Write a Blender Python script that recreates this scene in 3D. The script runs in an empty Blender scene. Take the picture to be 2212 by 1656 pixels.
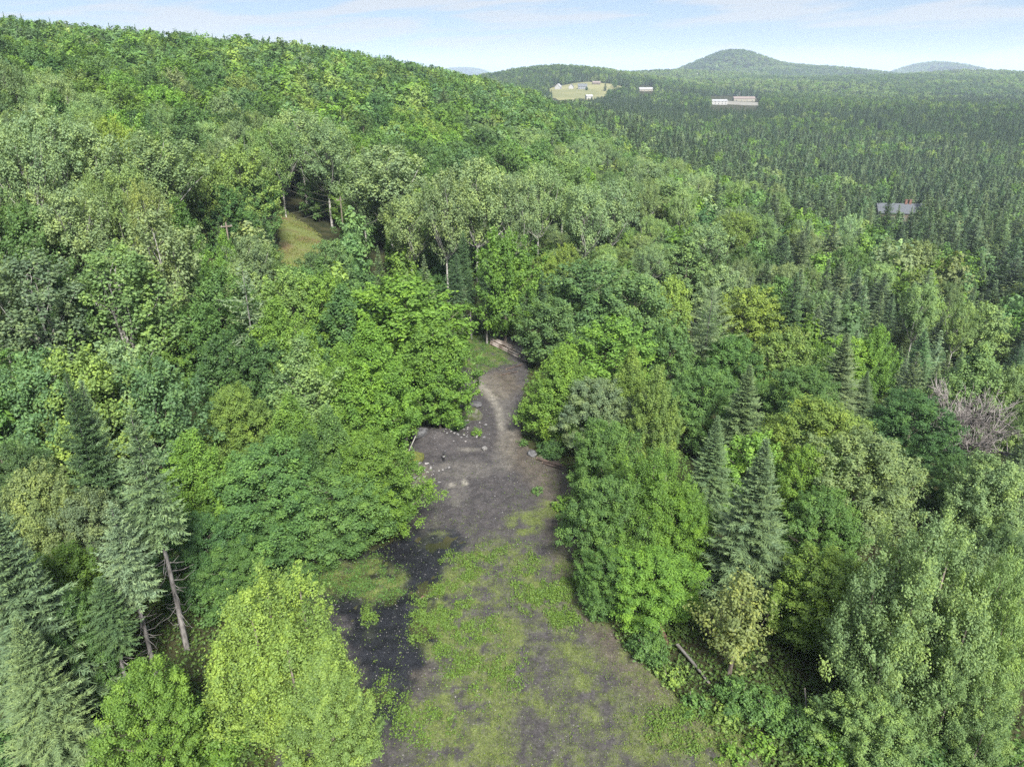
import bpy, math, random
import numpy as np

R = math.radians
scene = bpy.context.scene
col = scene.collection

# ------------------------------------------------------------------ camera
CAM_H = 40.0
PITCH = R(23.5)
FPX = 1522.0                      # focal length in pixels of a 2212 px wide picture
PW, PH = 2212.0, 1656.0
cam_data = bpy.data.cameras.new('camera')
cam = bpy.data.objects.new('camera', cam_data)
col.objects.link(cam)
cam.location = (0, 0, CAM_H)
cam.rotation_euler = (math.pi / 2 - PITCH, 0, 0)
cam_data.sensor_width = 36.0
cam_data.lens = 36.0 * FPX / PW
cam_data.clip_start = 0.5
cam_data.clip_end = 40000
scene.camera = cam

# ------------------------------------------------------------------ world, sun, exposure
SUN_EL, SUN_AZ = R(46), R(163)    # azimuth clockwise from +Y (the view direction)
world = bpy.data.worlds.new('World')
scene.world = world
world.use_nodes = True
wn, wl = world.node_tree.nodes, world.node_tree.links
wn.clear()
sky = wn.new('ShaderNodeTexSky')
sky.sky_type = 'NISHITA'
sky.sun_disc = False
sky.sun_elevation = SUN_EL
sky.sun_rotation = SUN_AZ
sky.altitude = 300
sky.air_density = 1.0
sky.dust_density = 0.2
sky.ozone_density = 2.0
tc = wn.new('ShaderNodeTexCoord')
sep = wn.new('ShaderNodeSeparateXYZ')
wl.new(tc.outputs['Generated'], sep.inputs[0])
at = wn.new('ShaderNodeMath'); at.operation = 'ARCTAN2'
wl.new(sep.outputs['X'], at.inputs[0]); wl.new(sep.outputs['Y'], at.inputs[1])
cx = wn.new('ShaderNodeMath'); cx.operation = 'MULTIPLY'; cx.inputs[1].default_value = 2.6
wl.new(at.outputs[0], cx.inputs[0])
cz = wn.new('ShaderNodeMath'); cz.operation = 'MULTIPLY'; cz.inputs[1].default_value = 26.0
wl.new(sep.outputs['Z'], cz.inputs[0])
sh = wn.new('ShaderNodeMath'); sh.operation = 'MULTIPLY_ADD'; sh.inputs[1].default_value = -0.55
wl.new(cx.outputs[0], sh.inputs[0]); wl.new(cz.outputs[0], sh.inputs[2])
cmb = wn.new('ShaderNodeCombineXYZ')
wl.new(cx.outputs[0], cmb.inputs['X']); wl.new(sh.outputs[0], cmb.inputs['Y'])
cn = wn.new('ShaderNodeTexNoise')
cn.inputs['Scale'].default_value = 1.7; cn.inputs['Detail'].default_value = 5; cn.inputs['Roughness'].default_value = 0.52
cn.inputs['Distortion'].default_value = 0.4
wl.new(cmb.outputs[0], cn.inputs['Vector'])
cr = wn.new('ShaderNodeMapRange'); cr.interpolation_type = 'SMOOTHSTEP'
cr.inputs['From Min'].default_value = 0.44; cr.inputs['From Max'].default_value = 0.58
cr.inputs['To Min'].default_value = 0.30; cr.inputs['To Max'].default_value = 0.96
wl.new(cn.outputs['Fac'], cr.inputs['Value'])
mixc = wn.new('ShaderNodeMix'); mixc.data_type = 'RGBA'
wl.new(cr.outputs[0], mixc.inputs['Factor'])
skt = wn.new('ShaderNodeMix'); skt.data_type = 'RGBA'; skt.blend_type = 'MULTIPLY'; skt.inputs['Factor'].default_value = 1.0
wl.new(sky.outputs[0], skt.inputs['A']); skt.inputs['B'].default_value = (0.56, 0.71, 0.95, 1)
wl.new(skt.outputs['Result'], mixc.inputs['A'])
mixc.inputs['B'].default_value = (5.9, 6.15, 6.5, 1)
bg = wn.new('ShaderNodeBackground')
bg.inputs['Strength'].default_value = 0.0222
# unseen upper sky brightened to add fill light, along an overcast curve (1 + 2 sin elevation)
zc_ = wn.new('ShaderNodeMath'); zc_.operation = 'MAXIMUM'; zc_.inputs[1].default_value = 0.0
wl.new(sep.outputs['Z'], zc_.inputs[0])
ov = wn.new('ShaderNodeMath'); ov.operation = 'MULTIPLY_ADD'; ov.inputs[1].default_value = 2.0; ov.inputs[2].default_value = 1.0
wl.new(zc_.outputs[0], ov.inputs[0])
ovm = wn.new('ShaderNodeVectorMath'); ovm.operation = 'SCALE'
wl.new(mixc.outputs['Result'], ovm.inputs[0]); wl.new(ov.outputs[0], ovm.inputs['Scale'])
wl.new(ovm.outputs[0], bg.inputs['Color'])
wo = wn.new('ShaderNodeOutputWorld')
wl.new(bg.outputs[0], wo.inputs['Surface'])

sun_data = bpy.data.lights.new('sun', 'SUN')
sun_data.energy = 3.45
sun_data.angle = R(14)
sun_data.color = (1.0, 0.95, 0.87)
sun = bpy.data.objects.new('sun', sun_data)
col.objects.link(sun)
sun.rotation_euler = (math.pi / 2 - SUN_EL, 0, math.pi - SUN_AZ)
sun.location = (0, 0, 300)

vs = scene.view_settings
scene.display_settings.display_device = 'sRGB'
vs.view_transform = 'Standard'
vs.look = 'None'
vs.exposure = 2.05
vs.gamma = 1.0
vs.use_curve_mapping = False
cy = scene.cycles
cy.max_bounces = 8
cy.diffuse_bounces = 6
cy.glossy_bounces = 2
cy.transmission_bounces = 5
cy.volume_bounces = 1
cy.transparent_max_bounces = 6
cy.caustics_reflective = False
cy.caustics_refractive = False
cy.use_denoising = False
cy.denoiser = 'OPENIMAGEDENOISE'
cy.denoising_input_passes = 'RGB_ALBEDO_NORMAL'
cy.denoising_prefilter = 'ACCURATE'
cy.sample_clamp_indirect = 4.0

# ------------------------------------------------------------------ picture <-> place helpers (P: pixels of a 2212 x 1656 picture)
CP, SP = math.cos(PITCH), math.sin(PITCH)

def ray(px, py):
    x = px - PW / 2
    u = PH / 2 - py
    v = np.array([x, FPX * CP + u * SP, u * CP - FPX * SP])
    return v / np.linalg.norm(v)

def project(x, y, z):
    """world point(s) -> P pixel and depth"""
    x = np.asarray(x, float); y = np.asarray(y, float); z = np.asarray(z, float) - CAM_H
    d = y * CP - z * SP
    u = y * SP + z * CP
    d = np.where(d < 0.01, 0.01, d)
    return PW / 2 + FPX * x / d, PH / 2 - FPX * u / d, d

# ------------------------------------------------------------------ terrain
CTRL = np.array([
    (0, -60, 0.5), (60, -60, -1), (-60, -60, 3), (-120, 0, 12), (120, 0, -8),
    (0, 0, 0), (0, 30, 0), (0, 60, 0), (0, 85, 0), (0, 106, 0), (-9, 60, 0), (10, 45, 0), (-9, 42, 0), (16, 60, -0.3),
    (30, 40, -0.8), (60, 50, -4), (40, 80, -2.5), (80, 90, -8), (50, 130, -5), (100, 140, -12), (150, 200, -18),
    (165, 300, -21), (300, 300, -26), (120, 420, -17),
    (-22, 40, 0.4), (-30, 55, 2), (-44, 62, 7), (-25, 85, 2), (-56, 95, 13), (-80, 130, 21), (-40, 110, 7), (-90, 60, 18),
    (-43, 143, 10), (-60, 180, 13), (-100, 200, 24), (-150, 200, 34), (-190, 290, 40), (-230, 380, 46), (-270, 440, 51),
    (-200, 460, 42), (-340, 560, 50), (-130, 420, 40), (-63, 400, 30), (-105, 430, 37), (-165, 455, 41), (-51, 417, 26), (-7, 450, 18), (26, 450, 8), (60, 470, 0),
    (0, 130, 1), (0, 200, 4), (-18, 280, 12), (45, 350, -2), (50, 194, -3), (90, 220, -11),
    (0, 700, 12), (-120, 620, 35), (150, 600, -14), (400, 600, -25), (300, 800, -16), (700, 700, -22), (100, 950, -2), (-350, 850, 45), (500, 1000, -14),
], float)

def _phi(r2):
    return 0.5 * r2 * np.log(np.maximum(r2, 1e-9))

_n = len(CTRL)
_d2 = ((CTRL[:, None, :2] - CTRL[None, :, :2]) / 100.0) ** 2
_K = _phi(_d2.sum(-1)) + 0.01 * np.eye(_n)
_P = np.c_[np.ones(_n), CTRL[:, :2] / 100.0]
_A = np.zeros((_n + 3, _n + 3)); _A[:_n, :_n] = _K; _A[:_n, _n:] = _P; _A[_n:, :_n] = _P.T
_W = np.linalg.solve(_A, np.r_[CTRL[:, 2], 0, 0, 0])

BUMPS = [  # centre, height, half widths of the far hills
    (106, 1720, 52, 250, 300), (130, 1330, 16, 260, 230), (470, 2500, 42, 380, 400), (560, 1900, 14, 300, 300),
    (930, 3350, 74, 210, 420), (1090, 3400, 32, 250, 420), (740, 3300, 30, 300, 380), (1470, 3420, 44, 300, 420), (960, 3360, 22, 130, 260), (1230, 3400, 22, 220, 400),
    (1290, 2150, 22, 420, 420), (1050, 1760, 12, 260, 130), (1750, 1850, 16, 330, 150), (640, 1650, 9, 200, 110), (1500, 2500, 16, 300, 160), (1900, 2300, 30, 700, 600), (900, 2300, 10, 500, 400), (1750, 3300, 14, 500, 500),
    (2900, 5250, 116, 215, 600), (2560, 5270, 34, 270, 600), (3300, 5270, 34, 300, 600), (-570, 8950, 80, 300, 900), (-330, 8950, 56, 240, 900), (-1000, 8950, 84, 400, 900),
    (-300, 2600, 26, 600, 600), (-1500, 1500, 90, 600, 700),
]

def ground_z(x, y):
    x = np.atleast_1d(np.asarray(x, float)); y = np.atleast_1d(np.asarray(y, float))
    shp = x.shape
    x = x.ravel(); y = y.ravel()
    out = np.empty_like(x)
    for s in range(0, len(x), 20000):
        xx, yy = x[s:s + 20000], y[s:s + 20000]
        xc = np.clip(xx, -420, 800); yc = np.clip(yy, -80, 1050)
        d2 = ((xc[:, None] - CTRL[None, :, 0]) / 100.0) ** 2 + ((yc[:, None] - CTRL[None, :, 1]) / 100.0) ** 2
        z = _phi(d2) @ _W[:_n] + _W[_n] + _W[_n + 1] * xc / 100.0 + _W[_n + 2] * yc / 100.0
        z = np.clip(z, -34, 75)
        far = -4.0 * np.ones_like(xx)
        for bx, by, h, sx, sy in BUMPS:
            far = far + h * np.exp(-((xx - bx) / sx) ** 2 - ((yy - by) / sy) ** 2)
        far = far + 5.0 * np.sin(xx / 125.0 + 0.6 * np.sin(yy / 140.0)) * np.cos(yy / 120.0 + 1.0) * np.clip((yy - 1500) / 800, 0, 1)
        r = np.hypot(xx, yy)
        w = np.clip((1080 - r) / 330.0, 0, 1); w = w * w * (3 - 2 * w)
        out[s:s + 20000] = w * z + (1 - w) * far
    return out.reshape(shp)

def gz(x, y):
    return float(ground_z([x], [y])[0])

def hit(px, py, lift=0.0, rmax=6000):
    """the place on the ground (plus lift) that is seen at a pixel"""
    d = ray(px, py)
    hd = math.hypot(d[0], d[1])
    t = np.geomspace(15, rmax, 1500) / hd
    zz = CAM_H + d[2] * t - lift - ground_z(d[0] * t, d[1] * t)
    i = int(np.argmax(zz < 0))
    if zz[i] >= 0:
        i = len(t) - 1
    a, b = t[max(i - 1, 0)], t[i]
    for _ in range(14):
        m = 0.5 * (a + b)
        if CAM_H + d[2] * m - lift - gz(d[0] * m, d[1] * m) < 0: b = m
        else: a = m
    return np.array([d[0] * b, d[1] * b, CAM_H + d[2] * b - lift])

# ------------------------------------------------------------------ mesh helpers
def rng_of(seed):
    return np.random.default_rng(seed)

def unit(v):
    return v / np.maximum(np.linalg.norm(v, axis=-1, keepdims=True), 1e-9)

class Geo:
    """collects quads and triangles; build() makes one mesh"""
    def __init__(self):
        self.v, self.f4, self.f3, self.a4, self.a3, self.m4, self.m3, self.n = [], [], [], [], [], [], [], 0
    def add(self, v, f4=None, f3=None, a4=None, a3=None, mat=0):
        v = np.asarray(v, float).reshape(-1, 3)
        if f4 is not None and len(f4):
            f4 = np.asarray(f4, int).reshape(-1, 4)
            self.f4.append(f4 + self.n); self.m4.append(np.full(len(f4), mat))
            self.a4.append(np.full(len(f4), 0.5) if a4 is None else a4)
        if f3 is not None and len(f3):
            f3 = np.asarray(f3, int).reshape(-1, 3)
            self.f3.append(f3 + self.n); self.m3.append(np.full(len(f3), mat))
            self.a3.append(np.full(len(f3), 0.5) if a3 is None else a3)
        self.v.append(v); self.n += len(v)
    def build(self, name, mats, smooth=False):
        me = bpy.data.meshes.new(name)
        v = np.concatenate(self.v) if self.v else np.zeros((0, 3))
        f4 = np.concatenate(self.f4) if self.f4 else np.zeros((0, 4), int)
        f3 = np.concatenate(self.f3) if self.f3 else np.zeros((0, 3), int)
        me.vertices.add(len(v)); me.vertices.foreach_set('co', v.astype(np.float32).ravel())
        nl = 4 * len(f4) + 3 * len(f3)
        me.loops.add(nl); me.loops.foreach_set('vertex_index', np.r_[f4.ravel(), f3.ravel()].astype(np.int32))
        npol = len(f4) + len(f3)
        me.polygons.add(npol)
        me.polygons.foreach_set('loop_start', np.r_[np.arange(len(f4)) * 4, 4 * len(f4) + np.arange(len(f3)) * 3].astype(np.int32))
        att = me.attributes.new('leafv', 'FLOAT', 'FACE')
        av = np.concatenate((self.a4 if self.a4 else []) + (self.a3 if self.a3 else [])) if npol else np.zeros(0)
        att.data.foreach_set('value', av.astype(np.float32))
        mi = np.concatenate((self.m4 if self.m4 else []) + (self.m3 if self.m3 else [])) if npol else np.zeros(0)
        for m in mats:
            me.materials.append(m)
        me.polygons.foreach_set('material_index', mi.astype(np.int32))
        me.polygons.foreach_set('use_smooth', np.full(npol, smooth))
        me.update(calc_edges=True)
        return me

def tube(g, pts, rad, sides=5, mat=0, cap=True):
    pts = np.asarray(pts, float); rad = np.asarray(rad, float)
    n = len(pts)
    tan = unit(np.gradient(pts, axis=0))
    ref = np.array([0.13, 0.97, 0.2]) if abs(tan[0][1]) < 0.8 else np.array([0.97, 0.1, 0.2])
    u = unit(np.cross(tan, ref)); w = np.cross(tan, u)
    a = np.arange(sides) * 2 * math.pi / sides
    ring = pts[:, None] + rad[:, None, None] * (np.cos(a)[None, :, None] * u[:, None] + np.sin(a)[None, :, None] * w[:, None])
    i = np.arange(n - 1)[:, None] * sides; j = np.arange(sides)[None]
    k = (j + 1) % sides
    f = np.stack([i + j, i + k, i + sides + k, i + sides + j], -1).reshape(-1, 4)
    g.add(ring.reshape(-1, 3), f4=f, mat=mat)
    if cap:
        b = g.n
        g.add(np.r_[ring[0], ring[-1], pts[:1], pts[-1:]],
              f3=[(2 * sides, (q + 1) % sides, q) for q in range(sides)] + [(2 * sides + 1, sides + q, sides + (q + 1) % sides) for q in range(sides)], mat=mat)

def leaves(g, p, nrm, size, av, rng, mat=0, aspect=0.62):
    """folded diamond leaves, two triangles each"""
    n = len(p)
    t = unit(np.cross(nrm, rng.normal(size=(n, 3))))
    b = np.cross(nrm, t)
    s = (size * rng.uniform(0.65, 1.3, n))[:, None]
    fold = nrm * s * 0.22
    v = np.stack([p - t * s, p + b * s * aspect - fold, p + t * s - fold * 0.4, p - b * s * aspect - fold], 1)
    f = np.arange(4 * n).reshape(n, 4)
    tri = np.concatenate([f[:, [0, 1, 2]], f[:, [0, 2, 3]]])
    g.add(v.reshape(-1, 3), f3=tri, a3=np.r_[av, av], mat=mat)

def blades(g, p, d, wid, nrm, av, mat=0, taper=0.35):
    """flat needle sprays: a quad from p along d"""
    side = unit(np.cross(d, nrm))
    w = wid[:, None]
    v = np.stack([p - side * w, p + side * w, p + d + side * w * taper, p + d - side * w * taper], 1)
    g.add(v.reshape(-1, 3), f4=np.arange(4 * len(p)).reshape(-1, 4), a4=av, mat=mat)

# ------------------------------------------------------------------ materials
def new_mat(name):
    m = bpy.data.materials.new(name)
    m.use_nodes = True
    nt = m.node_tree
    nt.nodes.clear()
    out = nt.nodes.new('ShaderNodeOutputMaterial')
    return m, nt.nodes, nt.links, out

def mul(nodes, links, a, b, kind='MULTIPLY', fac=1.0):
    n = nodes.new('ShaderNodeMix'); n.data_type = 'RGBA'; n.blend_type = kind
    n.inputs['Factor'].default_value = fac
    for sock, val in (('A', a), ('B', b)):
        if isinstance(val, tuple): n.inputs[sock].default_value = val
        else: links.new(val, n.inputs[sock])
    return n.outputs['Result']

def leaf_material(name, instanced, gloss=0.25, trans=0.42):
    m, N, L, out = new_mat(name)
    if instanced:
        t = N.new('ShaderNodeAttribute'); t.attribute_type = 'INSTANCER'; t.attribute_name = 'tint'; tint = t.outputs['Color']
    else:
        t = N.new('ShaderNodeObjectInfo'); tint = t.outputs['Color']
    a = N.new('ShaderNodeAttribute'); a.attribute_type = 'GEOMETRY'; a.attribute_name = 'leafv'
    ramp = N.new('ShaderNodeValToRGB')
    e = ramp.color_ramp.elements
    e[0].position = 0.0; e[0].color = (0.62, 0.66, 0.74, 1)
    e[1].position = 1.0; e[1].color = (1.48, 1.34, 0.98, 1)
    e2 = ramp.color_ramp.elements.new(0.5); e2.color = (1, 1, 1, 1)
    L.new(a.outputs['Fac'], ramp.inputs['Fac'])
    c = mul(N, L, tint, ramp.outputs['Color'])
    p = N.new('ShaderNodeBsdfPrincipled')
    p.inputs['Roughness'].default_value = 0.5
    p.inputs['Specular IOR Level'].default_value = gloss
    L.new(c, p.inputs['Base Color'])
    tr = N.new('ShaderNodeBsdfTranslucent')
    L.new(mul(N, L, c, (1.25, 1.2, 0.6, 1)), tr.inputs['Color'])
    mx = N.new('ShaderNodeMixShader'); mx.inputs[0].default_value = trans
    L.new(p.outputs[0], mx.inputs[1]); L.new(tr.outputs[0], mx.inputs[2])
    L.new(mx.outputs[0], out.inputs['Surface'])
    return m

def simple_mat(name, c0, c1, scale=4.0, rough=0.85, bump=0.0, stretch=(1, 1, 1), detail=6, lo=0.35, hi=0.65, use_obj=False, spec=0.3):
    m, N, L, out = new_mat(name)
    tcn = N.new('ShaderNodeTexCoord')
    mp = N.new('ShaderNodeMapping'); mp.inputs['Scale'].default_value = stretch
    L.new(tcn.outputs['Object'], mp.inputs['Vector'])
    nz = N.new('ShaderNodeTexNoise'); nz.inputs['Scale'].default_value = scale; nz.inputs['Detail'].default_value = detail
    L.new(mp.outputs[0], nz.inputs['Vector'])
    r = N.new('ShaderNodeValToRGB')
    r.color_ramp.elements[0].position = lo; r.color_ramp.elements[0].color = (*c0, 1)
    r.color_ramp.elements[1].position = hi; r.color_ramp.elements[1].color = (*c1, 1)
    L.new(nz.outputs['Fac'], r.inputs['Fac'])
    c = r.outputs['Color']
    if use_obj:
        oi = N.new('ShaderNodeObjectInfo')
        c = mul(N, L, c, oi.outputs['Color'])
    p = N.new('ShaderNodeBsdfPrincipled')
    p.inputs['Roughness'].default_value = rough; p.inputs['Specular IOR Level'].default_value = spec
    L.new(c, p.inputs['Base Color'])
    if bump:
        b = N.new('ShaderNodeBump'); b.inputs['Strength'].default_value = bump; b.inputs['Distance'].default_value = 0.05
        L.new(nz.outputs['Fac'], b.inputs['Height']); L.new(b.outputs[0], p.inputs['Normal'])
    L.new(p.outputs[0], out.inputs['Surface'])
    return m

LEAF = leaf_material('leaf', False)
NEEDLE = leaf_material('needle', False, 0.3, 0.22)
LEAF_FAR = leaf_material('far_leaf', True)
NEEDLE_FAR = leaf_material('far_needle', True, 0.3, 0.22)
BARK = simple_mat('grey_brown_bark', (0.07, 0.055, 0.045), (0.2, 0.175, 0.15), 5, 0.9, 0.5, (1, 1, 0.25))
PALE_BARK = simple_mat('pale_bark', (0.05, 0.046, 0.04), (0.29, 0.283, 0.265), 2.2, 0.75, 0.2, (0.7, 0.7, 3.0), lo=0.36, hi=0.5)
CONIFER_BARK = simple_mat('conifer_bark', (0.07, 0.065, 0.062), (0.19, 0.182, 0.175), 6, 0.9, 0.5, (1, 1, 0.4))
DEAD_WOOD = simple_mat('dead_twigs', (0.10, 0.09, 0.084), (0.25, 0.23, 0.22), 3, 0.9)

# ------------------------------------------------------------------ tree builders
def prof_dome(h):
    return np.where(h > 0.36, np.sqrt(np.clip(1 - ((h - 0.36) / 0.66) ** 2, 0, 1)), 1 - 0.5 * ((0.36 - h) / 0.36) ** 2)
def prof_oval(h):
    return np.where(h > 0.32, np.clip(1 - ((h - 0.32) / 0.70) ** 1.55, 0, 1), 1 - 0.55 * ((0.32 - h) / 0.32) ** 1.6)
def prof_tent(h):
    return np.where(h > 0.22, np.clip(1 - ((h - 0.22) / 0.80) ** 1.25, 0, 1), 1 - 0.3 * ((0.22 - h) / 0.22) ** 1.6)
def prof_poplar(h):
    return np.where(h > 0.55, np.sqrt(np.clip(1 - ((h - 0.55) / 0.47) ** 2, 0, 1)), 0.35 + 0.65 * np.sin(h / 0.55 * math.pi / 2))
def prof_flat(h):
    return np.where(h > 0.5, np.sqrt(np.clip(1 - ((h - 0.5) / 0.52) ** 2.6, 0, 1)), 0.55 + 0.45 * (h / 0.5))

def limb_path(a, b, rng, n=4, sag=0.12):
    t = np.linspace(0, 1, n)[:, None]
    L = np.linalg.norm(b - a)
    mid = rng.normal(size=3) * L * 0.07
    mid[2] -= sag * L * 0.4
    return a + (b - a) * t + mid * (4 * t * (1 - t))

def broadleaf(seed, H, cb, Rad, prof, n_pl, n_leaf, leaf, plen, prad, up=0.5, lobes=0.14, stems=1, inner=0.34,
              bark=0, limb_share=0.14, thick=0.016, sides=6, fork=False, far=False, jit=0.12):
    rng = rng_of(seed)
    crown, trunk = Geo(), Geo()
    mat_leaf = 0
    zb = cb * H
    # stems
    tops = []
    for s in range(stems):
        a = rng.uniform(0, 6.28)
        off = np.array([math.cos(a), math.sin(a), 0]) * (0.25 if stems > 1 else 0)
        lean = np.array([math.cos(a), math.sin(a), 0]) * (Rad * rng.uniform(0.25, 0.5) if stems > 1 else Rad * 0.1 * rng.uniform(0.2, 1))
        nn = 7 if not far else 3
        t = np.linspace(0, 1, nn)
        pts = off + np.outer(t ** 1.4, lean) + np.outer(t, [0, 0, 0.86 * H]) + np.outer(np.sin(t * 5 + a), [0.012 * H, 0.008 * H, 0]) * t[:, None]
        r0 = thick * H * (0.8 if stems > 1 else 1)
        tube(trunk, pts, r0 * (1.12 - t) ** 0.9 + 0.012, sides if not far else 3, cap=not far)
        tops.append(pts)
    # plumes on the envelope
    hh = np.linspace(0.01, 0.995, 300)
    dens = prof(hh) + 0.25
    cdf = np.cumsum(dens); cdf /= cdf[-1]
    k = np.arange(n_pl)
    h = np.interp((k + rng.uniform(0, 1, n_pl)) / n_pl, cdf, hh)
    th = k * 2.399963 + rng.uniform(-0.5, 0.5, n_pl)
    ph = rng.uniform(0, 6.28, 6)
    lob = 1 + lobes * (np.cos(2 * th + ph[0] + 2 * h) * 0.6 + np.cos(3 * th + ph[1] - 4 * h) * 0.7 + np.cos(5 * th + ph[2] + 7 * h) * 0.6)
    rr = Rad * prof(h) * lob * (1 + rng.normal(0, jit, n_pl))
    z = zb + h * (H - zb) * (1 + 0.05 * np.cos(2 * th + ph[3])) + rng.normal(0, 0.02 * H, n_pl)
    z = np.minimum(z, H)
    tip = np.stack([rr * np.cos(th), rr * np.sin(th), z], -1)
    n_in = int(n_pl * inner)
    if n_in:
        pick = rng.integers(0, n_pl, n_in)
        tip[pick, :2] *= rng.uniform(0.35, 0.75, n_in)[:, None]
    outw = np.stack([np.cos(th), np.sin(th), 1.5 * (h - 0.4)], -1)
    ax = unit(unit(outw) * (1 - up) + np.array([0, 0, 1.0]) * up + rng.normal(0, 0.16, (n_pl, 3)))
    big = np.exp(rng.normal(0, 0.30, n_pl)); pl = plen * big * rng.uniform(0.85, 1.2, n_pl); pr = prad * big * rng.uniform(0.85, 1.2, n_pl)
    base = tip - ax * pl[:, None]
    # leaves
    m = n_leaf
    t = rng.uniform(0, 1, (n_pl, m)) ** 0.8
    f = np.sqrt(np.clip(1 - t ** 2.2, 0, 1)) * (0.35 + 0.65 * np.minimum(1, 2.2 * t))
    e1 = unit(np.cross(ax, rng.normal(size=(n_pl, 3)))); e2 = np.cross(ax, e1)
    an = rng.uniform(0, 6.28, (n_pl, m)); rho = np.sqrt(rng.uniform(0.08, 1, (n_pl, m))) * f * pr[:, None]
    rad = np.cos(an)[..., None] * e1[:, None] + np.sin(an)[..., None] * e2[:, None]
    P = base[:, None] + ax[:, None] * (t * pl[:, None])[..., None] + rad * rho[..., None] + rng.normal(0, 1, (n_pl, m, 3)) * (prad * 0.5 * (rng.uniform(0, 1, (n_pl, m, 1)) < 0.35))
    nrm = unit((0.35 if far else 0.75) * rad + 0.35 * ax[:, None] + (0.55 if far else 0.2) * unit(outw)[:, None] + np.array([0, 0, 0.55]) + rng.normal(0, 0.24 if far else 0.38, (n_pl, m, 3)))
    av = np.clip(0.5 + rng.normal(0, 0.19, (n_pl, 1)) + rng.normal(0, 0.17, (n_pl, m)), 0, 1)
    leaves(crown, P.reshape(-1, 3), nrm.reshape(-1, 3), leaf, av.ravel(), rng)
    # limbs
    if not far:
        sel = np.nonzero(rng.uniform(0, 1, n_pl) < limb_share)[0]
        for i in sel:
            pts = tops[i % stems]
            zt = np.clip(z[i] - rr[i] * (0.9 if not fork else 1.5) - 0.04 * H, zb * 0.75, 0.8 * H)
            a = np.array([np.interp(zt, pts[:, 2], pts[:, q]) for q in range(3)])
            b = base[i] + ax[i] * pl[i] * 0.5
            L = np.linalg.norm(b - a)
            w = (0.010 + 0.0075 * L) * (1.5 if fork else 1.0) * H / 15
            tube(trunk, limb_path(a, b, rng), np.array([w, w * 0.7, w * 0.45, w * 0.2]), 3, cap=False)
    return crown, trunk

def multi(seed, H, spread, n, R1, prof, cb, n_pl, n_leaf, leaf, plen, prad, up, drop=0.38, **kw):
    # a tree of several leaders that fan out from one foot
    rng = rng_of(seed); crown, trunk = Geo(), Geo()
    for i in range(n):
        q = math.sqrt((i + 0.15) / n); a = i * 2.399963 + rng.uniform(-0.3, 0.3)
        off = np.array([math.cos(a), math.sin(a), 0.0]) * spread * q * rng.uniform(0.85, 1.1)
        Hi = H * (1 - drop * q * q) * rng.uniform(0.88, 1.0)
        c, t = broadleaf(seed * 31 + i, Hi, cb, R1 * rng.uniform(0.8, 1.2), prof, n_pl, n_leaf, leaf, plen, prad, up, **kw)
        tone = rng.normal(0, 0.09)
        c.a3 = [np.clip(x + tone, 0, 1) for x in c.a3]
        for src, dst in ((c, crown), (t, trunk)):
            b = dst.n
            for v in src.v:
                dst.v.append(v + off * np.clip(v[:, 2:3] / (0.45 * Hi), 0, 1) ** 0.8)
            dst.f4 += [f + b for f in src.f4]; dst.f3 += [f + b for f in src.f3]
            dst.a4 += src.a4; dst.a3 += src.a3; dst.m4 += src.m4; dst.m3 += src.m3; dst.n += src.n
    return crown, trunk

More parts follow.
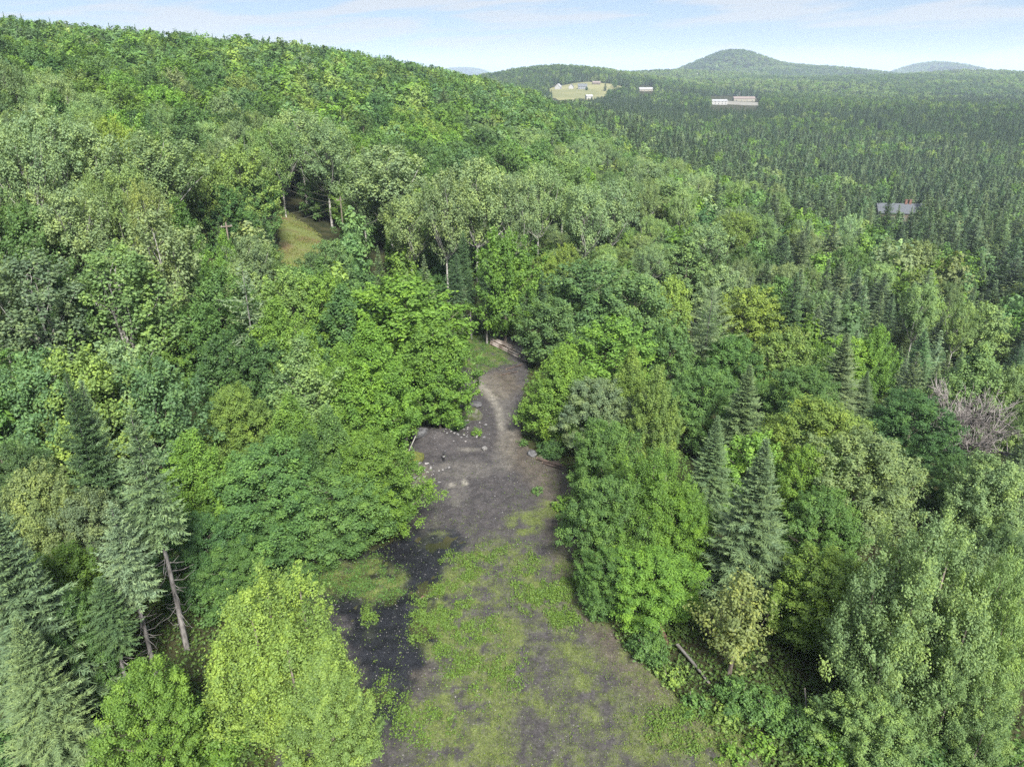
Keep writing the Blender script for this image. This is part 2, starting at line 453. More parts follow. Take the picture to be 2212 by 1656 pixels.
def conifer(seed, H, Rad, cb, n_wh, n_per, step, width, power=0.85, droop=0.0, ragged=0.12, nsub=2, far=False, dead_below=0, spike=True, thick=0.011, fold=0.25):
    rng = rng_of(seed)
    crown, trunk = Geo(), Geo()
    t = np.linspace(0, 1, 6 if not far else 2)
    tube(trunk, np.stack([0.004 * H * np.sin(t * 4), 0.004 * H * np.cos(t * 3), t * H * 0.98], -1), thick * H * (1.05 - t) + 0.01, 6 if not far else 3, cap=not far)
    P, D, W, NR, AV = [], [], [], [], []
    zz = cb + (1 - cb) * np.linspace(0, 1, n_wh) ** 0.95 * 0.985
    for zi in zz:
        q = (zi - cb) / (1 - cb)
        env = Rad * (1 - q) ** power * min(1.0, 0.62 + 2.2 * q) + 0.06
        nb = max(4, int(round(n_per * (1 - 0.35 * q))))
        a0 = rng.uniform(0, 6.28)
        for b in range(nb):
            az = a0 + 6.283 * b / nb + rng.normal(0, 0.22)
            L = env * max(0.35, 1 + rng.normal(0, ragged))
            el = 0.75 * q ** 1.3 - 0.18 - droop * (1 - q) + rng.normal(0, 0.09)
            cu = 0.16 + 0.1 * rng.uniform()
            hd = np.array([math.cos(az), math.sin(az), 0.0]); sd = np.array([-hd[1], hd[0], 0.0])
            z0 = zi * H + rng.normal(0, 0.02 * H / max(1, n_wh) * 8)
            bv = rng.normal(0, 0.10)
            K = max(2, int(L / step))
            s = (np.arange(K) + rng.uniform(0.2, 0.8)) / K
            s = 0.10 + 0.9 * s
            pos = hd * (L * s * math.cos(el))[:, None]
            pos[:, 2] = z0 + L * (math.sin(el) * s + cu * (s ** 2 - s * 0.75))
            up = math.sin(el) + cu * (2 * s - 0.75)
            fd = np.stack([hd[0] * math.cos(el) + 0 * s, hd[1] * math.cos(el) + 0 * s, up], -1)
            for sg in (-1, 1):
                l = (0.17 * L * (1 - s) ** 0.6 + 0.15 * min(1, Rad / 2)) * rng.uniform(0.7, 1.25, K)
                d = unit(fd * 0.72 + sg * sd * 0.72 + np.array([0, 0, -0.12]) + rng.normal(0, 0.24, (K, 3)))
                for u in range(nsub):
                    P.append(pos + d * (l * u / nsub)[:, None]); D.append(d * (l / nsub * 1.15)[:, None] + rng.normal(0, 0.02, (K, 3)))
                    W.append(width * rng.uniform(0.7, 1.25, K) * (1 - 0.25 * u / nsub))
                    NR.append(unit(np.array([0, 0, 1.0]) + sg * sd * fold + rng.normal(0, 0.42, (K, 3))))
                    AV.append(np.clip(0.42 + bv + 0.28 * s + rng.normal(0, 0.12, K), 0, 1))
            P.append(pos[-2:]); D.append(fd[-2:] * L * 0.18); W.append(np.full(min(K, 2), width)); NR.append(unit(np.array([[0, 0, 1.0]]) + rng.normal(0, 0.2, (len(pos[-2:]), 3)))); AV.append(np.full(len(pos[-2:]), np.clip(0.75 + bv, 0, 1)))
    if spike:
        k = 7 if not far else 3
        a = np.arange(k) * 6.283 / k
        d = np.stack([0.05 * np.cos(a), 0.05 * np.sin(a), np.full(k, 1.0)], -1) * 0.05 * H
        P.append(np.tile([0, 0, 0.955 * H], (k, 1))); D.append(d); W.append(np.full(k, width * 0.6)); NR.append(unit(np.stack([np.cos(a), np.sin(a), 0 * a], -1) + 0.01)); AV.append(np.full(k, 0.7))
    blades(crown, np.concatenate(P), np.concatenate(D), np.concatenate(W), np.concatenate(NR), np.concatenate(AV))
    for i in range(dead_below):
        z0 = H * rng.uniform(0.12, cb + 0.05); az = rng.uniform(0, 6.28); L = rng.uniform(0.5, 1.7)
        a = np.array([0, 0, z0]); b = a + np.array([math.cos(az) * L, math.sin(az) * L, -0.1 * L + rng.normal(0, 0.2)])
        tube(trunk, limb_path(a, b, rng, 3, 0.3), np.array([0.03, 0.02, 0.008]), 3, cap=False)
    return crown, trunk

def dead_branches(seed, H, Rad, n1=16, n2=9, n3=5, base_h=0.1, w=1.0):
    rng = rng_of(seed); g = Geo()
    for i in range(n1):
        az = rng.uniform(0, 6.28); q = math.sqrt(rng.uniform(0.05, 1))
        a = np.array([0, 0, H * base_h * rng.uniform(0.2, 1)])
        b = np.array([math.cos(az) * Rad * q, math.sin(az) * Rad * q, H * (1 - 0.45 * q * q) * rng.uniform(0.75, 1)])
        p = limb_path(a, b, rng, 5, -0.25)
        tube(g, p, w * np.array([0.075, 0.06, 0.045, 0.03, 0.014]), 4, cap=False)
        for j in range(n2):
            t = rng.uniform(0.35, 1); k = min(3, int(t * 4)); fr = t * 4 - k
            s = p[k] * (1 - fr) + p[k + 1] * fr
            d = unit(unit(b - a) + rng.normal(0, 0.6, 3)) * Rad * rng.uniform(0.25, 0.5)
            e = s + d
            tube(g, limb_path(s, e, rng, 3), w * np.array([0.03, 0.02, 0.01]), 3, cap=False)
            for m in range(n3):
                f = s + d * rng.uniform(0.3, 1)
                e2 = f + unit(unit(d) + rng.normal(0, 0.7, 3)) * Rad * rng.uniform(0.1, 0.22)
                tube(g, np.stack([f, e2]), w * np.array([0.014, 0.006]), 3, cap=False)
    return g

# ------------------------------------------------------------------ tree kinds: near and middle detail
KIND = {}
TRIS = 0

def kind(key, name, cat, H, Rad, crown_trunk, leaf_mat, bark_mat):
    global TRIS
    c, t = crown_trunk
    cm = c.build(name + '_crown', [leaf_mat]) if c is not None and c.n else None
    tm = t.build(name + '_trunk', [bark_mat], smooth=True)
    TRIS += sum(len(p.vertices) - 2 for me in (cm, tm) if me for p in me.polygons) if False else 0
    KIND.setdefault(key, []).append((name, cat, H, Rad, cm, tm))

BL, BI, SPR, PIN, SHR, DEA = ('broadleaf_tree', 'broadleaf tree'), ('birch_tree', 'birch tree'), ('spruce_tree', 'spruce tree'), ('pine_tree', 'pine tree'), ('shrub', 'shrub'), ('dead_tree', 'dead tree')
# near
for s in (1, 2, 3):
    kind('mpN', *BL, 14, 4.3, broadleaf(s, 14, 0.12, 4.3, prof_dome, 420, 180, 0.098, 1.2, 0.46, 0.42, 0.22), LEAF, BARK)
for s in (11, 12):
    kind('ovN', *BL, 14, 3.4, broadleaf(s, 14, 0.06, 3.4, prof_oval, 360, 180, 0.09, 1.5, 0.40, 0.68, 0.17), LEAF, BARK)
kind('ybN', *BL, 14, 5.6, multi(15, 14, 3.7, 9, 2.0, prof_oval, 0.05, 92, 180, 0.074, 1.5, 0.42, 0.74, lobes=0.2, thick=0.012, limb_share=0.2), LEAF, BARK)
kind('lbN', *BL, 13, 6.4, multi(17, 13, 4.3, 10, 2.5, prof_dome, 0.10, 88, 185, 0.076, 1.2, 0.45, 0.48, lobes=0.24, thick=0.017, limb_share=0.3), LEAF, BARK)
kind('biN', *BI, 13, 1.9, broadleaf(21, 13, 0.30, 1.9, prof_oval, 95, 130, 0.10, 1.1, 0.42, 0.5, 0.2, jit=0.25, limb_share=0.8), LEAF, PALE_BARK)
kind('yeN', *BL, 9, 2.3, broadleaf(23, 9, 0.25, 2.3, prof_oval, 90, 62, 0.12, 1.2, 0.5, 0.25, 0.25, jit=0.3, limb_share=1.0), LEAF, BARK)
for s in (31, 32):
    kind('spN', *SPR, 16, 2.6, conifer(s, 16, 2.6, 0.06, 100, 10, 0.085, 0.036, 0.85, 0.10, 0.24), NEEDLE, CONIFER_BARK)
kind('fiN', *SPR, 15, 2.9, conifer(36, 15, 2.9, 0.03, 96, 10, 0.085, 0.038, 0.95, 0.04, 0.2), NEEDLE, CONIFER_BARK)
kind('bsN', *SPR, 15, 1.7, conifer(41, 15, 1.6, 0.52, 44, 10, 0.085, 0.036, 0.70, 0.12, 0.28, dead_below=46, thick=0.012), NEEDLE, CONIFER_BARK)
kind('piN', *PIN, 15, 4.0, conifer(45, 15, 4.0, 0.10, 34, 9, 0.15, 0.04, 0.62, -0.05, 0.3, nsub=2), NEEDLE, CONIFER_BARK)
for s in (51, 52):
    kind('buN', *SHR, 4, 2.2, broadleaf(s, 4, 0.02, 2.2, prof_dome, 70, 80, 0.12, 0.9, 0.45, 0.4, 0.2, thick=0.012, stems=3), LEAF, BARK)
kind('smN', *SHR, 1.2, 0.8, broadleaf(55, 1.2, 0.02, 0.8, prof_dome, 26, 26, 0.085, 0.4, 0.2, 0.4, 0.2, thick=0.014, stems=2), LEAF, BARK)
kind('deN', *DEA, 6, 4.0, (None, dead_branches(61, 6, 4.0, 26, 11, 6, w=1.7)), LEAF, DEAD_WOOD)
# middle
for s in (101, 102, 103, 104):
    kind('mpM', *BL, 15, 4.6, broadleaf(s, 15, 0.14, 4.6, prof_dome, 230, 90, 0.175, 1.4, 0.60, 0.42, 0.22, limb_share=0.2, sides=5), LEAF, BARK)
for s in (111, 112, 113):
    kind('ovM', *BL, 15, 3.6, broadleaf(s, 15, 0.08, 3.6, prof_oval, 210, 85, 0.16, 1.6, 0.46, 0.66, 0.17, limb_share=0.2, sides=5), LEAF, BARK)
for s in (121, 122, 123):
    kind('poM', *BI, 20, 4.0, broadleaf(s, 20, 0.46, 4.0, prof_poplar, 190, 110, 0.155, 1.8, 0.68, 0.60, 0.22, jit=0.2, inner=0.2, limb_share=0.34, fork=True, thick=0.0095), LEAF, PALE_BARK)
for s in (125, 126):
    kind('biM', *BI, 16, 3.2, broadleaf(s, 16, 0.24, 3.2, prof_poplar, 160, 100, 0.15, 1.6, 0.56, 0.62, 0.22, jit=0.22, stems=3, inner=0.2, limb_share=0.4, fork=True, thick=0.012), LEAF, PALE_BARK)
for s in (131, 132, 133):
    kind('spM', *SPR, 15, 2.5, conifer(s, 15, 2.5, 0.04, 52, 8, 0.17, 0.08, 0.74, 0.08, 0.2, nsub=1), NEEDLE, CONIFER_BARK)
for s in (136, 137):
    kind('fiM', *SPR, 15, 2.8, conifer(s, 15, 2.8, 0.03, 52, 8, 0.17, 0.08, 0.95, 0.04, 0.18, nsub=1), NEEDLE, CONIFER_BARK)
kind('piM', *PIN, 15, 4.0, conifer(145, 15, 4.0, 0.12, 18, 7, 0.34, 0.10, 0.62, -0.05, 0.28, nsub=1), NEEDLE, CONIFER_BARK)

# ------------------------------------------------------------------ tagging
def tag(o, label=None, cat=None, group=None, kind=None):
    if label: o['label'] = label
    if cat: o['category'] = cat
    if group: o['group'] = group
    if kind: o['kind'] = kind
    return o

def link(name, me, parent=None, loc=None):
    o = bpy.data.objects.new(name, me)
    col.objects.link(o)
    if parent is not None: o.parent = parent
    if loc is not None: o.location = loc
    return o

def empty(name, loc, rz=0.0, scale=(1, 1, 1)):
    o = bpy.data.objects.new(name, None)
    o.empty_display_size = 0.3
    col.objects.link(o)
    o.location = loc; o.rotation_euler = (0, 0, rz); o.scale = scale
    return o

def inside(poly, x, y):
    x = np.asarray(x, float); y = np.asarray(y, float)
    c = np.zeros(x.shape, bool)
    n = len(poly)
    for i in range(n):
        x0, y0 = poly[i]; x1, y1 = poly[(i + 1) % n]
        if y0 == y1: continue
        k = ((y0 > y) != (y1 > y)) & (x < (x1 - x0) * (y - y0) / (y1 - y0) + x0)
        c ^= k
    return c

def seg_dist(poly, x, y):
    d = np.full(np.shape(x), 1e9)
    n = len(poly)
    for i in range(n):
        ax, ay = poly[i]; bx, by = poly[(i + 1) % n]
        t = np.clip(((x - ax) * (bx - ax) + (y - ay) * (by - ay)) / max((bx - ax) ** 2 + (by - ay) ** 2, 1e-9), 0, 1)
        d = np.minimum(d, np.hypot(x - ax - t * (bx - ax), y - ay - t * (by - ay)))
    return d

def smooth(a, lo, hi):
    t = np.clip((a - lo) / (hi - lo), 0, 1)
    return t * t * (3 - 2 * t)

_vr = rng_of(5)
_lat = _vr.uniform(-1, 1, (256, 256))
def vnoise(x, y, s):
    """smooth value noise, about -1..1"""
    u = np.asarray(x, float) / s + 71.3; v = np.asarray(y, float) / s + 33.7
    i = np.floor(u).astype(int); j = np.floor(v).astype(int)
    a = u - i; b = v - j; a = a * a * (3 - 2 * a); b = b * b * (3 - 2 * b)
    g = lambda p, q: _lat[p % 256, q % 256]
    return (g(i, j) * (1 - a) + g(i + 1, j) * a) * (1 - b) + (g(i, j + 1) * (1 - a) + g(i + 1, j + 1) * a) * b
def fbm(x, y, s):
    return 0.55 * vnoise(x, y, s) + 0.3 * vnoise(x, y, s / 2.1) + 0.15 * vnoise(x, y, s / 4.3)

# ------------------------------------------------------------------ ground sheet to the horizon
def axis(fine, step, end, grow=1.11):
    a = list(np.arange(0, fine, step)); s = step
    while a[-1] < end:
        s = min(s * grow, 120 if a[-1] < 6300 else 450); a.append(a[-1] + s)
    return np.array(a)
ax_ = axis(150, 3.0, 13500)
gx = np.r_[-ax_[:0:-1], ax_]
gy = np.r_[-axis(30, 6, 1500, 1.3)[:0:-1], axis(480, 3.5, 13500)]
GX, GY = np.meshgrid(gx, gy)
GZ = ground_z(GX.ravel(), GY.ravel()).reshape(GX.shape) + 0.12 * fbm(GX, GY, 6.0)
def grid_mesh(name, X, Y, Z, mat, keep=None):
    g = Geo()
    ny, nx = X.shape
    i = np.arange(ny - 1)[:, None] * nx + np.arange(nx - 1)[None]
    f = np.stack([i, i + 1, i + nx + 1, i + nx], -1).reshape(-1, 4)
    if keep is not None: f = f[keep.reshape(-1)]
    v = np.stack([X, Y, Z], -1).reshape(-1, 3)
    used = np.unique(f); mp = np.full(len(v), -1); mp[used] = np.arange(len(used))
    g.add(v[used], f4=mp[f])
    return g.build(name, [mat], smooth=True), used
FLOOR = simple_mat('forest_floor', (0.014, 0.018, 0.007), (0.036, 0.036, 0.017), 0.35, 1.0, 0, detail=8, spec=0.1)
me, _ = grid_mesh('ground', GX, GY, GZ, FLOOR)
tag(link('ground', me), kind='structure')

# ------------------------------------------------------------------ gravel clearing and track
def P2W(pts, z=0.0):
    out = []
    for p in pts:
        h = hit(*p, lift=z); out.append((h[0], h[1]))
    return out
CLEAR_P = [(520, 1760), (610, 1400), (640, 1215), (770, 1140), (850, 1060), (865, 1000), (880, 935), (950, 880), (985, 800), (965, 742), (1010, 724), (1140, 726), (1150, 800), (1122, 900),
           (1150, 962), (1235, 1005), (1262, 1180), (1350, 1390), (1480, 1500), (1640, 1600), (1800, 1760)]
CLEAR = P2W(CLEAR_P) 
CLEAR = [(-13, 14)] + CLEAR[1:-1] + [(17, 24), (15, 14)]
sx_ = np.arange(-26, 27, 0.33); sy_ = np.arange(13, 117, 0.33)
SX, SY = np.meshgrid(sx_, sy_)
D_edge = np.where(inside(CLEAR, SX, SY), seg_dist(CLEAR, SX, SY), -seg_dist(CLEAR, SX, SY))
D_edge = D_edge + 0.9 * fbm(SX, SY, 3.0)
base = ground_z(SX.ravel(), SY.ravel()).reshape(SX.shape) + 0.12 * fbm(SX, SY, 6.0)
px, py, _d = project(SX, SY, base)
def blob(cx, cy, rx, ry, soft=0.35):
    q = np.hypot((px - cx) / rx, (py - cy) / ry) + 0.30 * fbm(SX, SY, 2.2) + 0.12 * vnoise(SX, SY, 0.7)
    return 1 - smooth(q, 1 - soft, 1 + soft)
def inpoly(pts, soft=14.0, n=26.0):
    d = seg_dist(pts, px, py); d = np.where(inside(pts, px, py), d, -d)
    return smooth(d + n * fbm(SX, SY, 2.0) + 0.5 * n * vnoise(SX, SY, 0.6), -soft, soft)
def band(pts, w, soft=0.5):
    d = np.full(px.shape, 1e9)
    for (x0, y0), (x1, y1) in zip(pts[:-1], pts[1:]):
        t = np.clip(((px - x0) * (x1 - x0) + (py - y0) * (y1 - y0)) / ((x1 - x0) ** 2 + (y1 - y0) ** 2), 0, 1)
        d = np.minimum(d, np.hypot(px - x0 - t * (x1 - x0), py - y0 - t * (y1 - y0)))
    return 1 - smooth(d / w + 0.25 * fbm(SX, SY, 1.6), 1 - soft, 1 + soft)
black = np.maximum.reduce([inpoly([(800, 1165), (880, 1140), (995, 1150), (1000, 1182), (962, 1230), (965, 1290), (945, 1400), (900, 1480), (850, 1570), (780, 1560), (765, 1420), (755, 1330), (690, 1300), (650, 1300), (630, 1230), (790, 1235)]),
                           0.8 * blob(860, 1200, 120, 60), 0.5 * blob(810, 1560, 90, 40)])
green = np.clip(0.85 * smooth(py + 60 * fbm(SX, SY, 5), 1120, 1260) * smooth(px, 900, 1000) + 0.45 * smooth(py + 30 * fbm(SX, SY, 4), 1430, 1520), 0, 1)
green = green * np.clip(0.75 + 0.9 * fbm(SX, SY, 1.9) + 0.5 * vnoise(SX, SY, 0.5), 0, 1.2)
for a in [(960, 1340, 62, 85), (780, 1255, 95, 45), (985, 1250, 40, 45), (1140, 1280, 34, 42), (1235, 1310, 38, 46), (700, 1275, 60, 40), (1080, 1215, 60, 32), (860, 1160, 25, 10), (950, 1160, 26, 12), (830, 1500, 22, 40), (800, 1340, 16, 40),
          (1040, 1450, 70, 80), (900, 1560, 70, 60), (1000, 1560, 60, 60), (1040, 765, 60, 32), (1010, 745, 60, 22), (1130, 1130, 40, 24), (1190, 1100, 40, 20), (1450, 1560, 120, 50), (1560, 1600, 120, 50), (930, 1175, 30, 16)]:
    green = np.maximum(green, blob(*a))
green = np.clip(green * (0.74 + 1.1 * fbm(SX, SY, 1.5) + 0.75 * vnoise(SX, SY, 0.42)) + 0.10 * (fbm(SX, SY, 0.9) > 0.22) * smooth(py, 1060, 1150), 0, 1.1)
for a in [[(1220, 1180), (1300, 1330), (1390, 1470), (1500, 1560)]]:
    green *= 1 - 0.4 * band(a, 30)
green *= 1 - 0.6 * band([(1080, 1240), (1180, 1400), (1290, 1656)], 26)
green *= 1 - 0.55 * band([(1180, 1240), (1290, 1400), (1400, 1560)], 22)
green *= 1 - 0.7 * np.maximum(blob(830, 1620, 70, 60), blob(1150, 1575, 60, 40))
green *= 1 - 0.9 * black * (1 - np.maximum(blob(960, 1340, 62, 85), blob(780, 1255, 95, 45)))
light = np.maximum.reduce([0.75 * band([(1033, 828), (1060, 856), (1078, 888), (1084, 925)], 8, 0.8), 0.25 * band([(1050, 828), (1090, 870), (1100, 930), (1085, 1000)], 20),
                           0.22 * blob(1000, 1015, 60, 18), 0.16 * blob(985, 1060, 24, 26), 0.95 * blob(1003, 1045, 6, 7), 0.8 * blob(976, 1050, 5, 5), 0.3 * blob(985, 1085, 6, 14), 0.35 * blob(1010, 972, 24, 6)])
brown = np.maximum.reduce([band([(1130, 960), (1190, 1020), (1220, 1100), (1250, 1250), (1330, 1390), (1440, 1500), (1600, 1600)], 46) * 0.7, 0.8 * blob(1075, 835, 45, 30), 0.7 * blob(900, 1285, 45, 25), 0.8 * blob(890, 1040, 40, 26), 0.6 * blob(870, 1430, 60, 70), 0.9 * blob(830, 1112, 70, 34)])
ruts = band([(1045, 835), (1068, 868), (1077, 905), (1075, 950)], 3.0, 0.6) + band([(1060, 838), (1086, 872), (1094, 905), (1096, 950)], 3.0, 0.6)
mound = 1.5 * blob(945, 962, 48, 22, 0.6) * smooth(-py, -985, -940) + 0.6 * blob(905, 1010, 26, 14, 0.6)
ditch = band([(700, 1172), (800, 1168), (858, 1142)], 15, 0.7)
Z = base + 0.10 - 0.22 * (1 - smooth(D_edge, -0.2, 0.9)) + 0.05 * fbm(SX, SY, 1.1) + 0.03 * vnoise(SX, SY, 0.45) + 0.26 * black * (fbm(SX, SY, 1.4)) - 0.03 * np.clip(ruts, 0, 1) + mound * (1 + 0.25 * fbm(SX, SY, 0.9)) - 0.30 * ditch
keep = (D_edge[:-1, :-1] > -0.35) & (D_edge[1:, 1:] > -0.35)

def surface_mat():
    m, N, L, out = new_mat('gravel_and_weeds')
    tcn = N.new('ShaderNodeTexCoord')
    def noise(s, d=6, r=0.6):
        n = N.new('ShaderNodeTexNoise'); n.inputs['Scale'].default_value = s; n.inputs['Detail'].default_value = d; n.inputs['Roughness'].default_value = r
        L.new(tcn.outputs['Object'], n.inputs['Vector']); return n.outputs['Fac']
    def ramp(f, a, b, lo, hi):
        r = N.new('ShaderNodeValToRGB'); r.color_ramp.elements[0].position = lo; r.color_ramp.elements[0].color = (*a, 1)
        r.color_ramp.elements[1].position = hi; r.color_ramp.elements[1].color = (*b, 1); L.new(f, r.inputs['Fac']); return r.outputs['Color']
    def mix(f, a, b):
        n = N.new('ShaderNodeMix'); n.data_type = 'RGBA'; L.new(f, n.inputs['Factor']); L.new(a, n.inputs['A']); L.new(b, n.inputs['B']); return n.outputs['Result']
    att = N.new('ShaderNodeAttribute'); att.attribute_name = 'cover'
    sp = N.new('ShaderNodeSeparateColor'); L.new(att.outputs['Color'], sp.inputs[0])
    att2 = N.new('ShaderNodeAttribute'); att2.attribute_name = 'worn'
    sp2 = N.new('ShaderNodeSeparateColor'); L.new(att2.outputs['Color'], sp2.inputs[0])
    fine = noise(9, 8, 0.75)
    c = ramp(fine, (0.017, 0.0158, 0.0165), (0.052, 0.048, 0.049), 0.33, 0.68)
    c = mix(sp2.outputs[0], c, ramp(fine, (0.030, 0.025, 0.019), (0.085, 0.072, 0.054), 0.35, 0.66))
    c = mix(sp.outputs[1], c, ramp(fine, (0.003, 0.0034, 0.0045), (0.016, 0.017, 0.021), 0.34, 0.70))
    c = mix(sp.outputs[2], c, ramp(fine, (0.09, 0.085, 0.072), (0.19, 0.18, 0.155), 0.35, 0.65))
    gm = N.new('ShaderNodeMath'); gm.operation = 'MULTIPLY'; gm.inputs[1].default_value = 0.95
    L.new(sp.outputs[0], gm.inputs[0])
    c = mix(gm.outputs[0], c, ramp(noise(3.5, 8, 0.75), (0.045, 0.055, 0.02), (0.10, 0.12, 0.042), 0.34, 0.66))
    vo = N.new('ShaderNodeTexVoronoi'); vo.inputs['Scale'].default_value = 7.0; L.new(tcn.outputs['Object'], vo.inputs['Vector'])
    sepc = N.new('ShaderNodeSeparateColor'); L.new(vo.outputs['Color'], sepc.inputs[0])
    gt = N.new('ShaderNodeMath'); gt.operation = 'GREATER_THAN'; gt.inputs[1].default_value = 0.975; L.new(sepc.outputs[0], gt.inputs[0])
    lt = N.new('ShaderNodeMath'); lt.operation = 'LESS_THAN'; lt.inputs[1].default_value = 0.28; L.new(vo.outputs['Distance'], lt.inputs[0])
    mm = N.new('ShaderNodeMath'); mm.operation = 'MULTIPLY'; L.new(gt.outputs[0], mm.inputs[0]); L.new(lt.outputs[0], mm.inputs[1])
    c = mix(mm.outputs[0], c, ramp(fine, (0.09, 0.088, 0.085), (0.18, 0.175, 0.17), 0.3, 0.7))
    c = mul(N, L, c, ramp(noise(1.1, 5, 0.6), (0.66, 0.66, 0.68), (1.34, 1.33, 1.30), 0.32, 0.68))
    c = mul(N, L, c, ramp(noise(4.2, 4, 0.7), (0.72, 0.72, 0.72), (1.28, 1.28, 1.28), 0.36, 0.64))
    p = N.new('ShaderNodeBsdfPrincipled'); p.inputs['Roughness'].default_value = 0.8; p.inputs['Specular IOR Level'].default_value = 0.3
    wet = N.new('ShaderNodeMapRange'); wet.inputs['To Min'].default_value = 0.85; wet.inputs['To Max'].default_value = 0.30; L.new(sp.outputs[1], wet.inputs['Value']); L.new(wet.outputs[0], p.inputs['Roughness'])
    L.new(c, p.inputs['Base Color'])
    b = N.new('ShaderNodeBump'); b.inputs['Strength'].default_value = 0.6; b.inputs['Distance'].default_value = 0.06
    L.new(fine, b.inputs['Height']); L.new(b.outputs[0], p.inputs['Normal'])
    L.new(p.outputs[0], out.inputs['Surface'])
    return m
me, used = grid_mesh('gravel_clearing', SX, SY, Z, surface_mat(), keep)
for nm, chans in (('cover', (green, black, light)), ('worn', (brown, ruts, mound))):
    a = me.attributes.new(nm, 'FLOAT_COLOR', 'POINT')
    v = np.stack([np.clip(c, 0, 1) for c in chans] + [np.ones_like(green)], -1).reshape(-1, 4)[used]
    a.data.foreach_set('color', v.astype(np.float32).ravel())
tag(link('gravel_clearing', me), kind='structure')
clear_green = np.where((D_edge > 0), np.clip(green, 0, 1), 0)
def clear_z(x, y):
    """height of the clearing's surface (nearest grid point)"""
    i = np.clip(np.round((np.asarray(y) - sy_[0]) / 0.33).astype(int), 0, len(sy_) - 1)
    j = np.clip(np.round((np.asarray(x) - sx_[0]) / 0.33).astype(int), 0, len(sx_) - 1)
    return np.where(D_edge[i, j] > 0.3, Z[i, j], base[i, j])

# ------------------------------------------------------------------ meadow strip on the left slope, pasture in the distance
def drape(name, poly, step, lift, mat, rough=0.6):
    xs = np.array([p[0] for p in poly]); ys = np.array([p[1] for p in poly])
    X, Y = np.meshgrid(np.arange(xs.min() - step, xs.max() + step, step), np.arange(ys.min() - step, ys.max() + step, step))
    d = np.where(inside(poly, X, Y), 1, -1) * seg_dist(poly, X, Y) + step * rough * fbm(X, Y, step * 4)
    Zd = ground_z(X.ravel(), Y.ravel()).reshape(X.shape) + 0.12 * fbm(X, Y, 6.0) + lift - (lift + 0.4) * (1 - smooth(d, -step, step))
    me, _ = grid_mesh(name, X, Y, Zd, mat, (d[:-1, :-1] > -step * 1.2) & (d[1:, 1:] > -step * 1.2))
    return tag(link(name, me), kind='structure')
MEADOW = simple_mat('meadow_grass', (0.085, 0.06, 0.03), (0.085, 0.105, 0.03), 0.22, 0.95, 0.3, detail=9, lo=0.36, hi=0.56)
PASTURE = simple_mat('pasture_grass', (0.105, 0.11, 0.045), (0.15, 0.145, 0.065), 0.02, 0.95, 0, detail=9, lo=0.4, hi=0.6)
MEADOW_W = P2W([(604, 575), (596, 480), (584, 415), (608, 402), (612, 450), (640, 470), (690, 505), (714, 540), (705, 585)])
drape('meadow', MEADOW_W, 1.6, 0.15, MEADOW)
PASTURE_W = [(58, 1215), (62, 1330), (95, 1390), (140, 1450), (190, 1430), (215, 1340), (178, 1250), (120, 1160), (80, 1150)]
drape('pasture', PASTURE_W, 8, 0.4, PASTURE)
YARD_W = [(330, 1150), (330, 1235), (440, 1235), (440, 1170), (400, 1140)]
drape('farm_yard', YARD_W, 8, 0.4, simple_mat('pale_gravel', (0.11, 0.105, 0.09), (0.17, 0.165, 0.14), 0.1, 0.9))

